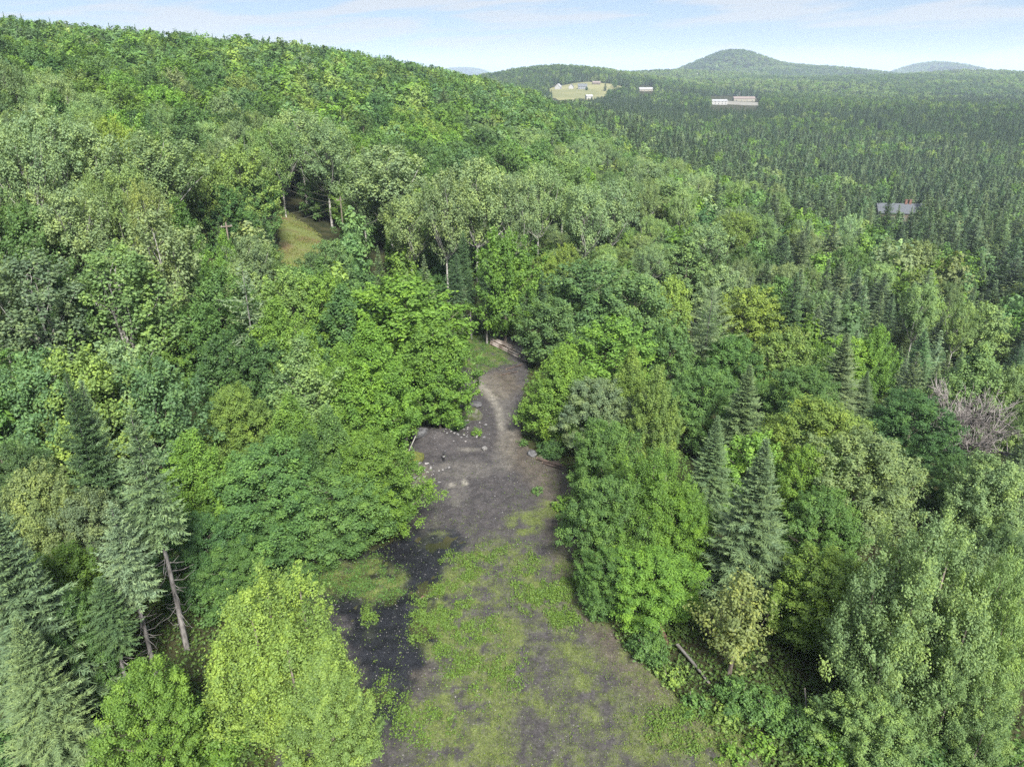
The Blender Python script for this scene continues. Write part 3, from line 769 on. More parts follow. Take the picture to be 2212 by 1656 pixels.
# ------------------------------------------------------------------ trees placed one by one
TINT = dict(B=(.080, .132, .024), Y=(.104, .144, .036), L=(.122, .162, .034), M=(.060, .104, .030), D=(.042, .078, .025), G=(.118, .155, .070), P=(.108, .152, .056),
            O=(.125, .142, .045), S=(.048, .078, .038), F=(.076, .106, .054), K=(.088, .114, .062), A=(.068, .110, .042), N=(.116, .142, .058))
TINT = {k: (v[0] * 1.45, v[1] * 1.64, v[2] * 1.62) for k, v in TINT.items()}
HAND_TREES = [
 ('ybN', 562, 1180, 14.5, 455, 'Y', 'big yellow-green tree with many upright tips beside the dark gravel'),
 ('ovN', 690, 1405, 9.5, 200, 'Y', 'lower yellow-green crown in front of the big many-tipped tree'),
 ('mpN', 295, 1440, 9.5, 215, 'B', 'small bright green tree at the foot of the bare spruce trunks'),
 ('spN', -25, 1080, 17, 255, 'F', 'large blue-green spruce cut off by the left picture edge'),
 ('bsN', 238, 1085, 15, 120, 'K', 'slender spruce with a long bare trunk full of dead twigs'),
 ('bsN', 280, 880, 20, 130, 'F', 'tall pointed spruce on a bare pale trunk behind the slender one'),
 ('bsN', 210, 1245, 11, 110, 'S', 'short dark spruce with bare trunk left of the dead twigs'),
 ('spN', 140, 800, 19, 150, 'S', 'dark narrow spruce, left one of a close pair of tips'),
 ('spN', 172, 815, 18, 140, 'F', 'grey-green narrow spruce, right one of a close pair of tips'),
 ('ovN', 405, 925, 11.5, 190, 'B', 'fresh green tree right of the tall bare-trunked spruce'),
 ('mpN', 60, 1000, 12, 190, 'N', 'olive-yellow tree between the narrow spruce pair and the large blue-green spruce'),
 ('mpN', 170, 1060, 11, 180, 'K', 'dull grey-green tree below the close pair of spruce tips'),
 ('ovN', 618, 845, 13.5, 170, 'B', 'upright bright green tree in front of the pale white-stemmed birch'),
 ('ovN', 705, 875, 12.5, 160, 'M', 'upright mid-green tree left of the tree leaning over the mossy boulder'),
 ('ovN', 655, 930, 11, 150, 'D', 'dark upright tree between the two upright trees below the pale birch'),
 ('mpN', 560, 960, 11, 260, 'M', 'deep green tree low on the slope left of the clearing'),
 ('mpN', 800, 930, 11, 210, 'B', 'bright tree leaning over the mossy boulder'),
 ('mpN', 730, 1015, 8.5, 230, 'M', 'low spreading tree above the puddle and dark gravel'),
 ('mpN', 590, 1060, 7, 200, 'M', 'low dark thicket tree behind the big many-tipped tree'),
 ('ovN', 790, 690, 15.5, 200, 'B', 'tall bright tree with a pointed top left of the clearing'),
 ('ovN', 735, 735, 13, 150, 'B', 'bright tree pressed against the left side of the tall pointed one'),
 ('biN', 641, 718, 15, 130, 'P', 'pale airy birch with one white stem among dark green crowns'),
 ('ovN', 590, 640, 15, 190, 'B', 'bright ragged tree up-slope of the airy pale birch'),
 ('mpN', 500, 828, 10, 150, 'Y', 'flat spreading yellow-green tree beside a dark gap'),
 ('mpM', 870, 600, 15, 270, 'B', 'wide bright maple left of the grassy end of the track'),
 ('mpM', 930, 690, 13, 180, 'B', 'bright maple overhanging the boulders by the track bend'),
 ('mpM', 945, 780, 9, 130, 'B', 'smaller green tree overhanging the light track bend'),
 ('ovM', 735, 605, 14, 150, 'M', 'mid-green tree behind the tall pointed bright one'),
 ('biM', 330, 440, 20, 150, 'N', 'tall straw-tinted birch with fine pale branches'),
 ('biM', 240, 520, 18, 190, 'P', 'pale birch with forked white stems on the left slope'),
 ('biM', 40, 540, 16, 190, 'K', 'greyish thin-leaved birch at the left edge'),
 ('mpM', 155, 750, 14, 210, 'Y', 'yellow-green tree right above the close pair of spruce tips'),
 ('mpM', 235, 735, 13, 170, 'G', 'grey-green round tree right of the yellow-green one'),
 ('mpM', 310, 765, 14, 200, 'A', 'blue-green round tree beside the dark gap in the slope'),
 ('mpM', 55, 755, 13, 190, 'A', 'leafy blue-green tree at the left edge above the spruce pair'),
 ('mpM', 165, 495, 10, 90, 'Y', 'small yellow-topped maple above the forked white birch'),
 ('mpM', 110, 590, 13, 150, 'D', 'dark maple between the greyish birch and the forked white birch'),
 ('mpM', 190, 610, 9, 130, 'D', 'low dark tree at the foot of the forked white birch'),
 ('piM', 520, 562, 17, 150, 'K', 'tall grey-green pine with brown inner branches on the left slope'),
 ('mpM', 455, 575, 14, 150, 'M', 'mid-green tree left of the grey-green pine'),
 ('mpM', 620, 575, 13, 140, 'Y', 'light green tree below the meadow strip'),
 ('mpM', 690, 590, 13, 130, 'B', 'bright small crown at the lower tip of the meadow strip'),
 ('mpM', 400, 650, 12, 150, 'M', 'mid-green tree below the straw-tinted birch'),
 ('mpM', 330, 690, 10, 130, 'B', 'low green tree beside the white birch stems'),
 ('mpM', 480, 715, 12, 150, 'D', 'shadowy dark maple next to the gap in the slope'),
 ('mpM', 560, 735, 11, 150, 'D', 'dark maple behind the bright ragged tree'),
 ('poM', 80, 232, 21, 150, 'G', 'tall grey poplar with a white trunk high on the left slope'),
 ('poM', 20, 262, 20, 130, 'G', 'grey poplar at the left edge beside the white-trunked one'),
 ('poM', 165, 262, 20, 150, 'G', 'broad grey poplar right of the white-trunked one'),
 ('poM', 228, 248, 19, 95, 'L', 'lemon-tinted poplar with a pointed crown'),
 ('poM', 318, 275, 21, 170, 'G', 'grey poplar on one bright straight white trunk'),
 ('poM', 262, 352, 19, 110, 'P', 'pale poplar in front of the lemon-tinted one'),
 ('poM', 300, 385, 19, 80, 'O', 'tan thin-crowned poplar beside the straight white trunk'),
 ('poM', 190, 372, 17, 80, 'P', 'narrow pale poplar with leaning stem'),
 ('poM', 130, 400, 17, 150, 'G', 'grey-green poplar below the broad grey one'),
 ('mpM', 40, 430, 15, 170, 'M', 'green maple at the left edge below the poplars'),
 ('mpM', 510, 310, 18, 130, 'Y', 'sunlit yellow-green maple left of the house roof'),
 ('mpM', 435, 330, 17, 120, 'Y', 'yellow-green maple with two pale tips'),
 ('mpM', 470, 395, 13, 130, 'D', 'dark lower maple beneath the sunlit yellow-green ones'),
 ('mpM', 545, 380, 13, 100, 'M', 'mid-green tree beside the house roof'),
 ('mpM', 395, 225, 17, 150, 'M', 'round green maple above the grey poplars'),
 ('mpM', 545, 195, 17, 110, 'M', 'tall round maple standing free above the house roof'),
 ('ovM', 480, 490, 11, 60, 'B', 'slim bright sapling in the dark hollow left of the meadow'),
 ('fiM', 470, 475, 10, 50, 'F', 'slim blue-green spruce in the dark hollow left of the meadow'),
 ('poM', 640, 235, 22, 150, 'G', 'tall grey poplar right above the meadow strip'),
 ('poM', 592, 262, 20, 95, 'P', 'pale narrow poplar directly above the house roof'),
 ('poM', 695, 265, 22, 130, 'G', 'grey poplar with leaning white trunk right of the meadow'),
 ('mpM', 745, 378, 12, 90, 'B', 'vivid green tree right of the meadow strip'),
 ('poM', 832, 310, 23, 190, 'G', 'massive grey-green poplar with a broad top'),
 ('poM', 775, 335, 20, 110, 'G', 'grey poplar on the left shoulder of the massive one'),
 ('poM', 880, 420, 18, 120, 'G', 'grey poplar on the right shoulder of the massive one'),
 ('ovM', 850, 470, 11, 55, 'B', 'slim bright sapling with pointed tip behind the wide maple'),
 ('fiM', 815, 528, 12, 55, 'F', 'small blue-green spruce beside the slim bright sapling'),
 ('fiM', 915, 548, 13, 70, 'K', 'pale green spruce at the edge of the dark trunks'),
 ('fiM', 688, 532, 8, 34, 'F', 'small blue spruce at the tip of the meadow strip'),
 ('poM', 1027, 338, 25, 140, 'G', 'tallest poplar with a long white trunk behind the track end'),
 ('poM', 958, 362, 24, 120, 'G', 'tall poplar with a brown-grey trunk left of the tallest one'),
 ('poM', 1112, 372, 23, 95, 'G', 'poplar right of the tallest one with a thin white trunk'),
 ('poM', 1165, 352, 23, 95, 'G', 'poplar with a crooked pale trunk behind the round maple'),
 ('poM', 1218, 332, 23, 120, 'P', 'pale-topped poplar, middle of the poplar row'),
 ('poM', 1265, 395, 22, 110, 'G', 'poplar with a forked white trunk'),
 ('poM', 1330, 388, 21, 105, 'G', 'poplar right of the forked white trunk'),
 ('poM', 1400, 345, 19, 110, 'G', 'grey poplar near the right end of the poplar row'),
 ('poM', 1450, 385, 17, 110, 'G', 'grey poplar at the right end of the poplar row'),
 ('poM', 1140, 275, 20, 130, 'G', 'round-topped grey poplar behind the poplar row'),
 ('poM', 1275, 290, 18, 110, 'P', 'pale poplar behind the middle of the row'),
 ('mpM', 1090, 488, 19, 140, 'B', 'round dense maple with clustered stems at the end of the track'),
 ('mpM', 1225, 523, 11, 60, 'L', 'small lime-green tree behind the round dense maple'),
 ('mpM', 1185, 545, 9, 60, 'L', 'lime-tinted sapling touching the round dense maple'),
 ('spM', 1165, 575, 9, 70, 'S', 'dark small spruce between the round maple and the lime tree'),
 ('spM', 975, 560, 13, 70, 'S', 'dark spruce in the shade of the tall trunks'),
 ('spM', 985, 630, 9, 45, 'K', 'thin grey spruce at the grassy end of the track'),
 ('mpM', 1275, 563, 15, 200, 'A', 'broad blue-green tree right of the round dense maple'),
 ('mpM', 1190, 640, 11, 150, 'A', 'low blue-green tree right above the log pile'),
 ('mpM', 1375, 590, 14, 170, 'A', 'blue-green tree on the right flank of the broad one'),
 ('mpM', 1455, 596, 13, 100, 'L', 'lime-green maple above the grey pine'),
 ('mpM', 1340, 688, 12, 200, 'B', 'wide green tree behind the yellow-green pair'),
 ('mpM', 1455, 690, 12, 130, 'M', 'green tree left of the grey pine'),
 ('ovN', 1218, 738, 12.5, 165, 'B', 'bright tree overhanging the right side of the track'),
 ('ovN', 1240, 800, 9, 120, 'B', 'lower bright tree behind the grey boulder'),
 ('ovN', 1368, 745, 13, 120, 'Y', 'yellow-green tree, left one of a pair'),
 ('ovN', 1425, 785, 13, 115, 'Y', 'yellow-green tree, right one of a pair'),
 ('mpN', 1285, 815, 9.5, 150, 'K', 'dull grey-green willow right of the track'),
 ('mpN', 1385, 850, 8, 150, 'K', 'dull willow with bare pale twigs'),
 ('mpN', 1310, 905, 10, 160, 'M', 'green tree in front of the dull willow'),
 ('lbN', 1420, 940, 12.5, 290, 'B', 'largest leafy tree on the right edge of the clearing'),
 ('mpN', 1480, 1075, 8, 150, 'B', 'bright maple at the foot of the middle blue-grey spruce'),
 ('mpN', 1320, 1030, 9, 170, 'M', 'green tree at the clearing edge by the fallen log'),
 ('mpN', 1420, 1190, 6.5, 200, 'B', 'low bright tree skirt over the rusty log'),
 ('mpN', 1330, 1190, 5.5, 150, 'M', 'low green tree along the right clearing edge'),
 ('piN', 1540, 618, 16.5, 170, 'K', 'grey-green pine with bare inner boughs'),
 ('mpM', 1630, 617, 12, 135, 'L', 'yellowest maple, right of the grey pine'),
 ('spM', 1722, 588, 15, 95, 'S', 'dark spruce right of the yellowest maple'),
 ('spM', 1808, 618, 15, 95, 'F', 'green spruce, second right of the yellowest maple'),
 ('spN', 1832, 716, 14, 120, 'K', 'tall light-green spruce in front of a leafy tree'),
 ('ovN', 1905, 698, 12.5, 110, 'B', 'leafy tree behind the tall light-green spruce'),
 ('fiN', 1876, 798, 8, 70, 'F', 'small silvery spruce right of the tall light-green one'),
 ('fiN', 1622, 783, 14, 150, 'F', 'upper blue-grey spruce of the three on the right edge'),
 ('fiN', 1552, 893, 12, 130, 'F', 'middle blue-grey spruce of the three on the right edge'),
 ('fiN', 1657, 943, 15.5, 215, 'F', 'biggest and nearest of the three blue-grey spruces'),
 ('mpN', 1525, 790, 11, 150, 'M', 'green tree left of the upper blue-grey spruce'),
 ('mpN', 1590, 720, 11, 150, 'M', 'green tree below the yellowest maple'),
 ('mpM', 1690, 715, 12, 150, 'Y', 'light green tree right below the yellowest maple'),
 ('mpN', 1740, 790, 11, 170, 'M', 'green tree left of the tall light-green spruce'),
 ('mpN', 1790, 865, 12, 230, 'Y', 'yellow-green tree above the wide olive-green one'),
 ('mpN', 1880, 930, 12.5, 260, 'N', 'wide olive-green round tree with yellow tips'),
 ('mpN', 1765, 960, 10.5, 150, 'B', 'green tree with a yellowing bough right of the biggest spruce'),
 ('mpN', 1790, 1060, 9, 190, 'M', 'deep green tree left of the huge pale tree'),
 ('yeN', 1612, 1228, 9.5, 160, 'O', 'sparse yellowing tree on a dark trunk beside the clearing'),
 ('lbN', 2040, 1062, 18, 420, 'P', 'huge pale green tree with dark limbs in the lower right corner'),
 ('lbN', 2190, 1150, 16, 270, 'P', 'pale green tree at the right edge behind the huge one'),
 ('mpN', 2160, 985, 12, 190, 'G', 'grey-green tree at the right edge above the huge pale one'),
 ('ovN', 2130, 738, 15, 180, 'P', 'straw-green tree behind the bare grey thicket'),
 ('mpN', 2205, 790, 13, 130, 'P', 'straw-green tree at the right edge beside the bare thicket'),
 ('deN', 2110, 842, 10, 190, 'K', 'bare grey dead tree tangled with leafless twigs'),
 ('deN', 1372, 830, 8, 70, 'K', 'bare pale dead stems standing in the dull willow'),
 ('mpN', 1985, 850, 10, 190, 'D', 'dark spreading tree left of the bare grey dead tree'),
 ('mpN', 2085, 985, 8, 150, 'D', 'dark low tree beneath the bare grey dead tree'),
 ('poM', 2000, 608, 16, 85, 'P', 'pale birch with a bright white trunk among spruces'),
 ('poM', 2085, 650, 14, 65, 'P', 'thin pale birch with leaning white trunk'),
 ('mpM', 2140, 655, 13, 120, 'P', 'straw-tinted tree at the edge of the spruce stand'),
 ('mpM', 1690, 430, 16, 80, 'P', 'pale tree standing alone in the dark spruce stand'),
 ('poM', 1600, 455, 16, 90, 'Y', 'yellow-green birch at the edge of the spruce stand'),
 ('poM', 1530, 480, 16, 110, 'G', 'grey birch left of the yellow-green birch'),
 ('ovM', 1490, 505, 14, 120, 'P', 'pale leafy tree in front of the grey birch'),
 ('spM', 1390, 545, 11, 60, 'F', 'blue-green spruce behind the blue-green leafy trees'),
 ('spM', 1660, 560, 12, 60, 'F', 'blue-green spruce above the yellowest maple'),
 ('mpM', 1560, 570, 13, 110, 'G', 'grey-green leafy tree above the grey pine'),
 ('mpN', 430, 1110, 8, 170, 'D', 'dark low tree between the tall bare-trunked spruce and the dense green tree'),
 ('mpN', 505, 1165, 6.5, 150, 'M', 'low green tree tucked behind the left shoulder of the big many-tipped tree'),
 ('mpN', 120, 1270, 10, 170, 'D', 'dark leafy tree between the large blue-green spruce and the dead twigs'),
 ('spN', 30, 1330, 12, 190, 'F', 'lower blue-green spruce at the left edge in front of the large one'),
 ('lbN', 2130, 1360, 11, 300, 'P', 'lower pale green crown at the right edge in front of the huge one'),
 ('mpN', 1900, 1500, 6, 190, 'P', 'low leafy tree under the left boughs of the huge pale tree'),
 ('bsN', 1000, 500, 17, 46, 'S', 'dark bare-trunked spruce left of the tallest white trunk'),
 ('bsN', 985, 545, 15, 46, 'S', 'second dark bare-trunked spruce at the back of the track end'),
 ('bsN', 1050, 560, 14, 46, 'S', 'dark bare-trunked spruce touching the round dense maple'),
 ('bsN', 1015, 590, 11, 40, 'S', 'shortest dark bare-trunked spruce at the back of the track end'),
 ('spM', 1922, 443, 17, 34, 'F', 'green spruce standing in front of the left half of the grey-shingled roof'),
 ('spM', 1944, 441, 18, 36, 'F', 'green spruce just right of the first one in front of the grey-shingled roof'),
 ('spM', 1972, 444, 16, 30, 'K', 'dull spruce in front of the chimney end of the grey-shingled roof'),
 ('spM', 2000, 425, 17, 32, 'F', 'tall spruce at the right end of the grey-shingled roof'),
 ('spM', 1886, 440, 17, 30, 'K', 'dull tall spruce at the left end of the grey-shingled roof'),
 ('poM', 1250, 240, 18, 40, 'M', 'tall dark poplar breaking the left skyline'),
 ('mpM', 840, 100, 20, 46, 'M', 'tall lone tree breaking the skyline of the left ridge'),
 ('spM', 820, 112, 18, 18, 'S', 'pointed spruce beside the lone skyline tree'),
]
HAND_TREES = [t for t in HAND_TREES if t[1] != 1250]
VAR = {}
def variant(key):
    VAR[key] = VAR.get(key, -1) + 1
    return KIND[key][VAR[key] % len(KIND[key])]

prng = rng_of(77)
TREES = []        # dicts: x, y, z, key, sxy, sz, tint, label, group, size
def ground_for_top(pxx, pyy, H):
    w = hit(pxx, pyy, lift=H)
    return w[0], w[1], w[2]
def ridge_place(pxx, pyy, H):
    # a tree that stands against the sky: on the crest of its bearing, as tall as it shows
    d = ray(pxx, pyy); hd = math.hypot(d[0], d[1]); b = d[:2] / hd
    rr_ = np.linspace(250, 620, 120)
    zz_ = ground_z(b[0] * rr_, b[1] * rr_)
    r = rr_[int(np.argmax((zz_ + 11 - CAM_H) / rr_))] - 3
    g0 = gz(b[0] * r, b[1] * r)
    return b[0] * r, b[1] * r, g0, float(np.clip(CAM_H + d[2] / hd * r - g0, 9, 21))
for i_, (sx0, sy0) in enumerate([(2, 12), (20, 22), (42, 22), (62, 20), (102, 22), (167, 20), (183, 25), (202, 45), (233, 45), (270, 40), (288, 40), (383, 63), (398, 70), (417, 71), (433, 72), (450, 71), (458, 72), (467, 74), (483, 72), (492, 73), (513, 76), (543, 73), (567, 77), (597, 74), (650, 82), (735, 97), (880, 128)][::2]):
    HAND_TREES.append(('spM', sx0, sy0, 15, 13 + (i_ * 7) % 6, 'K' if i_ in (5, 9, 10) else 'S', 'dark pointed spruce tip poking above the skyline of the left ridge'))
for key, hx, hy, H, w, tn, lab in HAND_TREES:
    k = variant(key)
    if hy < 130 and hx < 900:
        x, y, z, H = ridge_place(hx, hy, H)
    else:
        x, y, z = ground_for_top(hx, hy, H)
    _, _, dep = project(x, y, z + H * 0.6)
    r = 0.5 * w * (0.86 if key == 'poM' else 1) * float(dep) / FPX
    t = np.array(TINT[tn]) * prng.uniform(0.9, 1.1) * np.array([prng.uniform(0.95, 1.05), 1, prng.uniform(0.9, 1.1)])
    TREES.append(dict(x=x, y=y, z=z - 0.15, key=key, k=k, sxy=r / k[3] / 1.08, sz=H / k[2], tint=t, label=lab, group='spruces poking above the left ridge skyline' if lab.startswith('dark pointed spruce tip') else None, H=H, R=r, hand=True, rot=prng.uniform(0, 6.28), dep=float(dep)))
HAND_N = len(TREES)

# ------------------------------------------------------------------ the rest of the forest
HP = [(t['x'], t['y'], t['R']) for t in TREES]
# pixels that must stay open: clearing, meadow, houses
def prot_poly(pts): return pts
OPEN_P = [
    [(780, 1656), (760, 1420), (660, 1290), (650, 1215), (790, 1165), (870, 1110), (850, 1050), (870, 950), (905, 930), (985, 880), (1000, 790), (985, 740), (1130, 735), (1130, 790), (1110, 900), (1125, 960), (1215, 1010), (1240, 1200), (1340, 1400), (1500, 1500), (1800, 1656)],
    [(600, 470), (585, 420), (610, 420), (615, 460), (690, 515), (710, 545), (650, 545)],
    [(565, 392), (600, 392), (600, 412), (565, 412)],
    [(250, 1230), (365, 1230), (380, 1440), (260, 1440)], 
    [(1000, 700), (985, 640), (1020, 620), (1080, 700), (1085, 740)],
]
HOUSE_P = [[(1896, 436), (1988, 436), (1988, 455), (1896, 455)], [(565, 392), (600, 392), (600, 412), (565, 412)],
           [(1195, 182), (1310, 182), (1310, 206), (1195, 216)], [(1535, 206), (1640, 206), (1640, 231), (1535, 231)], [(1380, 184), (1412, 184), (1412, 199), (1380, 199)]]
def blocked(x, y, z, H, R, polys, f=0.8):
    pts = []
    for hh, rr in ((1.0, 0.1), (0.8, 0.6), (0.6, 1.0), (0.35, 1.0), (0.1, 0.8)):
        for s in (-1, 0, 1):
            pts.append((x + s * R * rr * f, y, z + H * hh))
    pts = np.array(pts)
    a, b, d = project(pts[:, 0], pts[:, 1], pts[:, 2])
    return any(inside(p, a, b).any() for p in polys)
hand_px = [(project(t['x'], t['y'], t['z'] + t['H'] * 0.72), t['R'], t['dep']) for t in TREES]
hand_px = np.array([(float(p[0]), float(p[1]), r * FPX / d, d) for (p, r, d) in hand_px])

def conif_zone(x, y):
    """chance of a conifer"""
    n = fbm(x, y, 60.0)
    e = np.interp(y, [40, 100, 130, 177, 250, 322, 400, 460, 600, 900, 1300], [42, 50, 54, 62, 76, 76, 56, 46, 30, -40, -160])
    c = smooth(x - e + 14 * n, -14, 22)
    c = c * np.where(fbm(x + 300, y, 45.0) > 0.24, 0.22, 0.93)
    hill = smooth(-x, 10, 40) * 0.03
    return np.clip(c + hill + 0.04, 0, 1)
def poplar_zone(x, y):
    a = smooth(x, -14, 4) * (1 - smooth(x, 70, 100)) * smooth(y, 112, 125) * (1 - smooth(y, 240, 330))
    b = smooth(-x, 35, 45) * smooth(y, 55, 70) * (1 - smooth(y, 150, 200)) * (1 - smooth(-x, 95, 140))
    return np.maximum(0.42 * a, 0.6 * b)

frng = rng_of(2024)
def scatter(r0, r1, step, half=0.72, jitter=0.42):
    """jittered grid of candidates in the sector seen by the camera (a little wider)"""
    xs = np.arange(-r1, r1, step); ys = np.arange(0, r1, step)
    X, Y = np.meshgrid(xs, ys); X = X + (np.arange(len(ys)) % 2)[:, None] * step * 0.5
    X = X + frng.uniform(-jitter, jitter, X.shape) * step; Y = Y + frng.uniform(-jitter, jitter, X.shape) * step
    X = X.ravel(); Y = Y.ravel()
    r = np.hypot(X, Y); az = np.arctan2(X, Y)
    k = (r >= r0) & (r < r1) & (np.abs(az) < half)
    return X[k], Y[k]

# what the land and its trees hide: highest view angle along each bearing
_az = np.linspace(-0.74, 0.74, 260); _rr = np.geomspace(45, 10500, 420)
_hx = np.sin(_az)[:, None] * _rr; _hy = np.cos(_az)[:, None] * _rr
_hz = ground_z(_hx.ravel(), _hy.ravel()).reshape(_hx.shape) + 7.0
_ang = np.maximum.accumulate((_hz - CAM_H) / _rr, axis=1)
def visible(x, y, ztop, slack=0.006):
    r = np.hypot(x, y); a = np.arctan2(x, y)
    i = np.clip(np.round((a + 0.74) / 1.48 * 259).astype(int), 0, 259)
    j = np.clip(np.searchsorted(_rr, r * 0.985) - 1, 0, 419)
    return (ztop - CAM_H) / r > _ang[i, j] - slack * np.clip(300 / r, 0.15, 1)

FILL = []
def add_fill(X, Y, near):
    pz = ground_z(X, Y)
    pc = conif_zone(X, Y); pp = poplar_zone(X, Y)
    u = frng.uniform(0, 1, len(X)); u2 = frng.uniform(0, 1, len(X)); nz = fbm(X, Y, 38.0)
    for i in range(len(X)):
        x, y, z = X[i], Y[i], pz[i]
        r = math.hypot(x, y)
        if u[i] < pc[i]:
            sp = 'sp'; H = (frng.uniform(12.5, 19.5) if 140 < r < 340 else frng.uniform(10.5, 17.0) * (1 if r > 140 else 0.9)); R = H * frng.uniform(0.22, 0.31) * (1.15 if r > 330 else 1); H *= frng.uniform(0.78, 1.12)
            if u2[i] > 0.93: H *= 0.7
            tn = 'F' if u2[i] < 0.60 else ('K' if u2[i] < 0.76 else 'S')
        elif u[i] < pc[i] + (1 - pc[i]) * pp[i]:
            sp = 'po'; H = frng.uniform(14, 19); R = frng.uniform(2.6, 3.7); tn = 'GGPGPGP'[int(u2[i] * 7)]
        else:
            sp = 'mp'; H = frng.uniform(11.5, 16.5); R = frng.uniform(3.2, 4.9); tn = ('MMBDMABYA' if nz[i] < 0.1 else 'MBMYDBAGN')[int(u2[i] * 9)]
            if r > 150 and x < 20: H *= 1.22; R *= 1.42
        if near:
            H *= (0.72 if r < 75 else 0.84) * (0.8 if sp == 'po' and x > -20 else 1)
            R *= 0.8
            if inside(CLEAR, np.array([x]), np.array([y]))[0] or seg_dist(CLEAR, np.array([x]), np.array([y]))[0] < 0.6 * R: continue
            if inside(MEADOW_W, np.array([x]), np.array([y]))[0]: continue
            if blocked(x, y, z, H, R, [[(940, 430), (1375, 430), (1375, 580), (940, 600)]]): H = min(H, 8.5); R = min(R, 3.2)
            if blocked(x, y, z, H, R, OPEN_P): continue
            hp = np.array(HP)
            d = np.hypot(hp[:, 0] - x, hp[:, 1] - y)
            if (d < 0.62 * (hp[:, 2] + R)).any(): continue
            a, b, dep = project(x, y, z + H * 0.75)
            far = hand_px[:, 3] > dep + 2
            q = np.hypot((hand_px[:, 0] - a), (hand_px[:, 1] - b) * 0.8) / np.maximum(hand_px[:, 2], 8)
            if (far & (q < 1.15)).any(): continue
            HP.append((x, y, R))
        else:
            if inside(PASTURE_W, np.array([x]), np.array([y]))[0] or inside(YARD_W, np.array([x]), np.array([y]))[0]: continue
            if r < 500 and inside(MEADOW_W, np.array([x]), np.array([y]))[0]: continue
            if (r < 230 and blocked(x, y, z, H, R, OPEN_P[1:3])) or blocked(x, y, z, H, R, HOUSE_P[:2] if r < 420 else HOUSE_P[2:], 0.6): continue
        _, _, dep = project(x, y, z + H * 0.6)
        t = np.array(TINT[tn]) * (0.90 if sp == 'sp' and r > 140 else 1.0) * frng.uniform(0.68, 1.28) * np.array([frng.uniform(0.92, 1.08), 1, frng.uniform(0.85, 1.15)])
        FILL.append(dict(x=x, y=y, z=z - 0.15, sp=sp, H=H, R=R, tint=t, tn=tn, dep=float(dep), rot=frng.uniform(0, 6.28), hand=False, label=None))

X, Y = scatter(48, 175, 4.6); add_fill(X, Y, True)
n_near = len(FILL)
pcz = lambda X, Y: conif_zone(X, Y) > 0.5
def zone(r0, r1, step_c, step_b, slack=0.006):
    for st, want in ((step_c, True), (step_b, False)):
        X, Y = scatter(r0, r1, st)
        k = pcz(X, Y) == want
        X, Y = X[k], Y[k]
        k = visible(X, Y, ground_z(X, Y) + 14.0, slack)
        add_fill(X[k], Y[k], False)
hp = np.array([(t['x'], t['y']) for t in TREES])
zone(175, 420, 5.1, 7.6, 0.03)
zone(420, 760, 5.0, 8.2, 0.012)
k0 = len(FILL)
# keep the hand-placed ones clear beyond 175 m
FILL = [f for f in FILL if f['dep'] < 165 or (np.hypot(hp[:, 0] - f['x'], hp[:, 1] - f['y']) > 3.2).all()]
print('fill', n_near, len(FILL))

# ------------------------------------------------------------------ individuals: the ones that show largest
NAME_OF = dict(sp='spruce_tree', po='birch_tree', mp='broadleaf_tree')
cap = dict(spruce_tree=300, birch_tree=190, broadleaf_tree=300)
for t in TREES:
    n = t['k'][0]
    if n in cap: cap[n] -= 1
rest = []
def in_frame(f):
    a, b, _ = project(f['x'], f['y'], f['z'] + f['H'] * 0.8)
    return -60 < a < PW + 60 and -60 < b < PH + 160
for f in sorted(FILL, key=lambda f: f['dep'] / f['R']):
    n = NAME_OF[f['sp']]
    if cap[n] > 0 and in_frame(f):
        cap[n] -= 1
        lod = 'N' if f['dep'] < 62 else 'M'
        if n == 'birch_tree': lod = 'M'
        key = {'sp': 'sp', 'po': 'po', 'mp': 'mp'}[f['sp']] + lod
        if f['sp'] == 'sp' and f['tn'] == 'F': key = 'fi' + lod
        if f['sp'] == 'mp' and f['R'] / f['H'] < 0.27: key = 'ov' + lod
        k = KIND[key][int(frng.integers(0, len(KIND[key])))]
        f.update(key=key, k=k, sxy=f['R'] / k[3], sz=f['H'] / k[2])
        TREES.append(f)
    else:
        rest.append(f)

HUE = dict(B='bright green', Y='yellow-green', L='lime-green', M='mid-green', D='dark green', G='grey-green', P='pale green', O='tan', S='dark green', F='blue-green', K='dull grey-green', A='blue-green', N='olive-green')
def area(x, y, px_, py_):
    if py_ > 900: return ('low in the forest left of the clearing' if px_ < 1000 else 'in the forest right of the clearing')
    if x < -12 and math.hypot(x, y) > 230: return 'high on the left ridge' if py_ < 190 else 'on the long wooded left hillside'
    if px_ < 560: return 'on the near left slope' if py_ > 380 else 'high on the near left slope'
    if px_ < 780: return 'around the meadow strip'
    if px_ < 1150: return 'behind the end of the track' if py_ < 700 else 'beside the track bend'
    if px_ < 1560: return 'behind the poplar row' if py_ < 430 else 'right of the round dense maple'
    if py_ < 420: return 'in the far part of the valley forest'
    if py_ < 560: return 'in the spruce stand around the grey-roofed house'
    return 'in the mixed woods below the grey-roofed house'
NOUN = dict(spruce_tree=('spruce', 'spruces'), birch_tree=('thin-leaved poplar', 'poplars'), broadleaf_tree=('leafy tree', 'leafy trees'))
import re
CUT = re.compile(r" (beside|in front|behind|above|right of|left of|below|at the|on the|next to|among|between|directly|low on|leaning|pressed|squeezed|up-slope|beneath|standing|overhanging|touching|near|along|cut off|high on|over the|across|right above|of a pair).*$")
hands = [t for t in TREES if t['label'] and not t['group']]
nicks = [CUT.sub('', t['label']).rstrip(',') for t in hands]
full = [t['label'] for t in hands]
nicks = [n if nicks.count(n) == 1 and len(n.split()) > 2 else f for n, f in zip(nicks, full)]
HPX = [tuple(float(v) for v in project(t['x'], t['y'], t['z'] + t['H'] * 0.75)) for t in hands]
todo = [t for t in TREES if not t['label']]
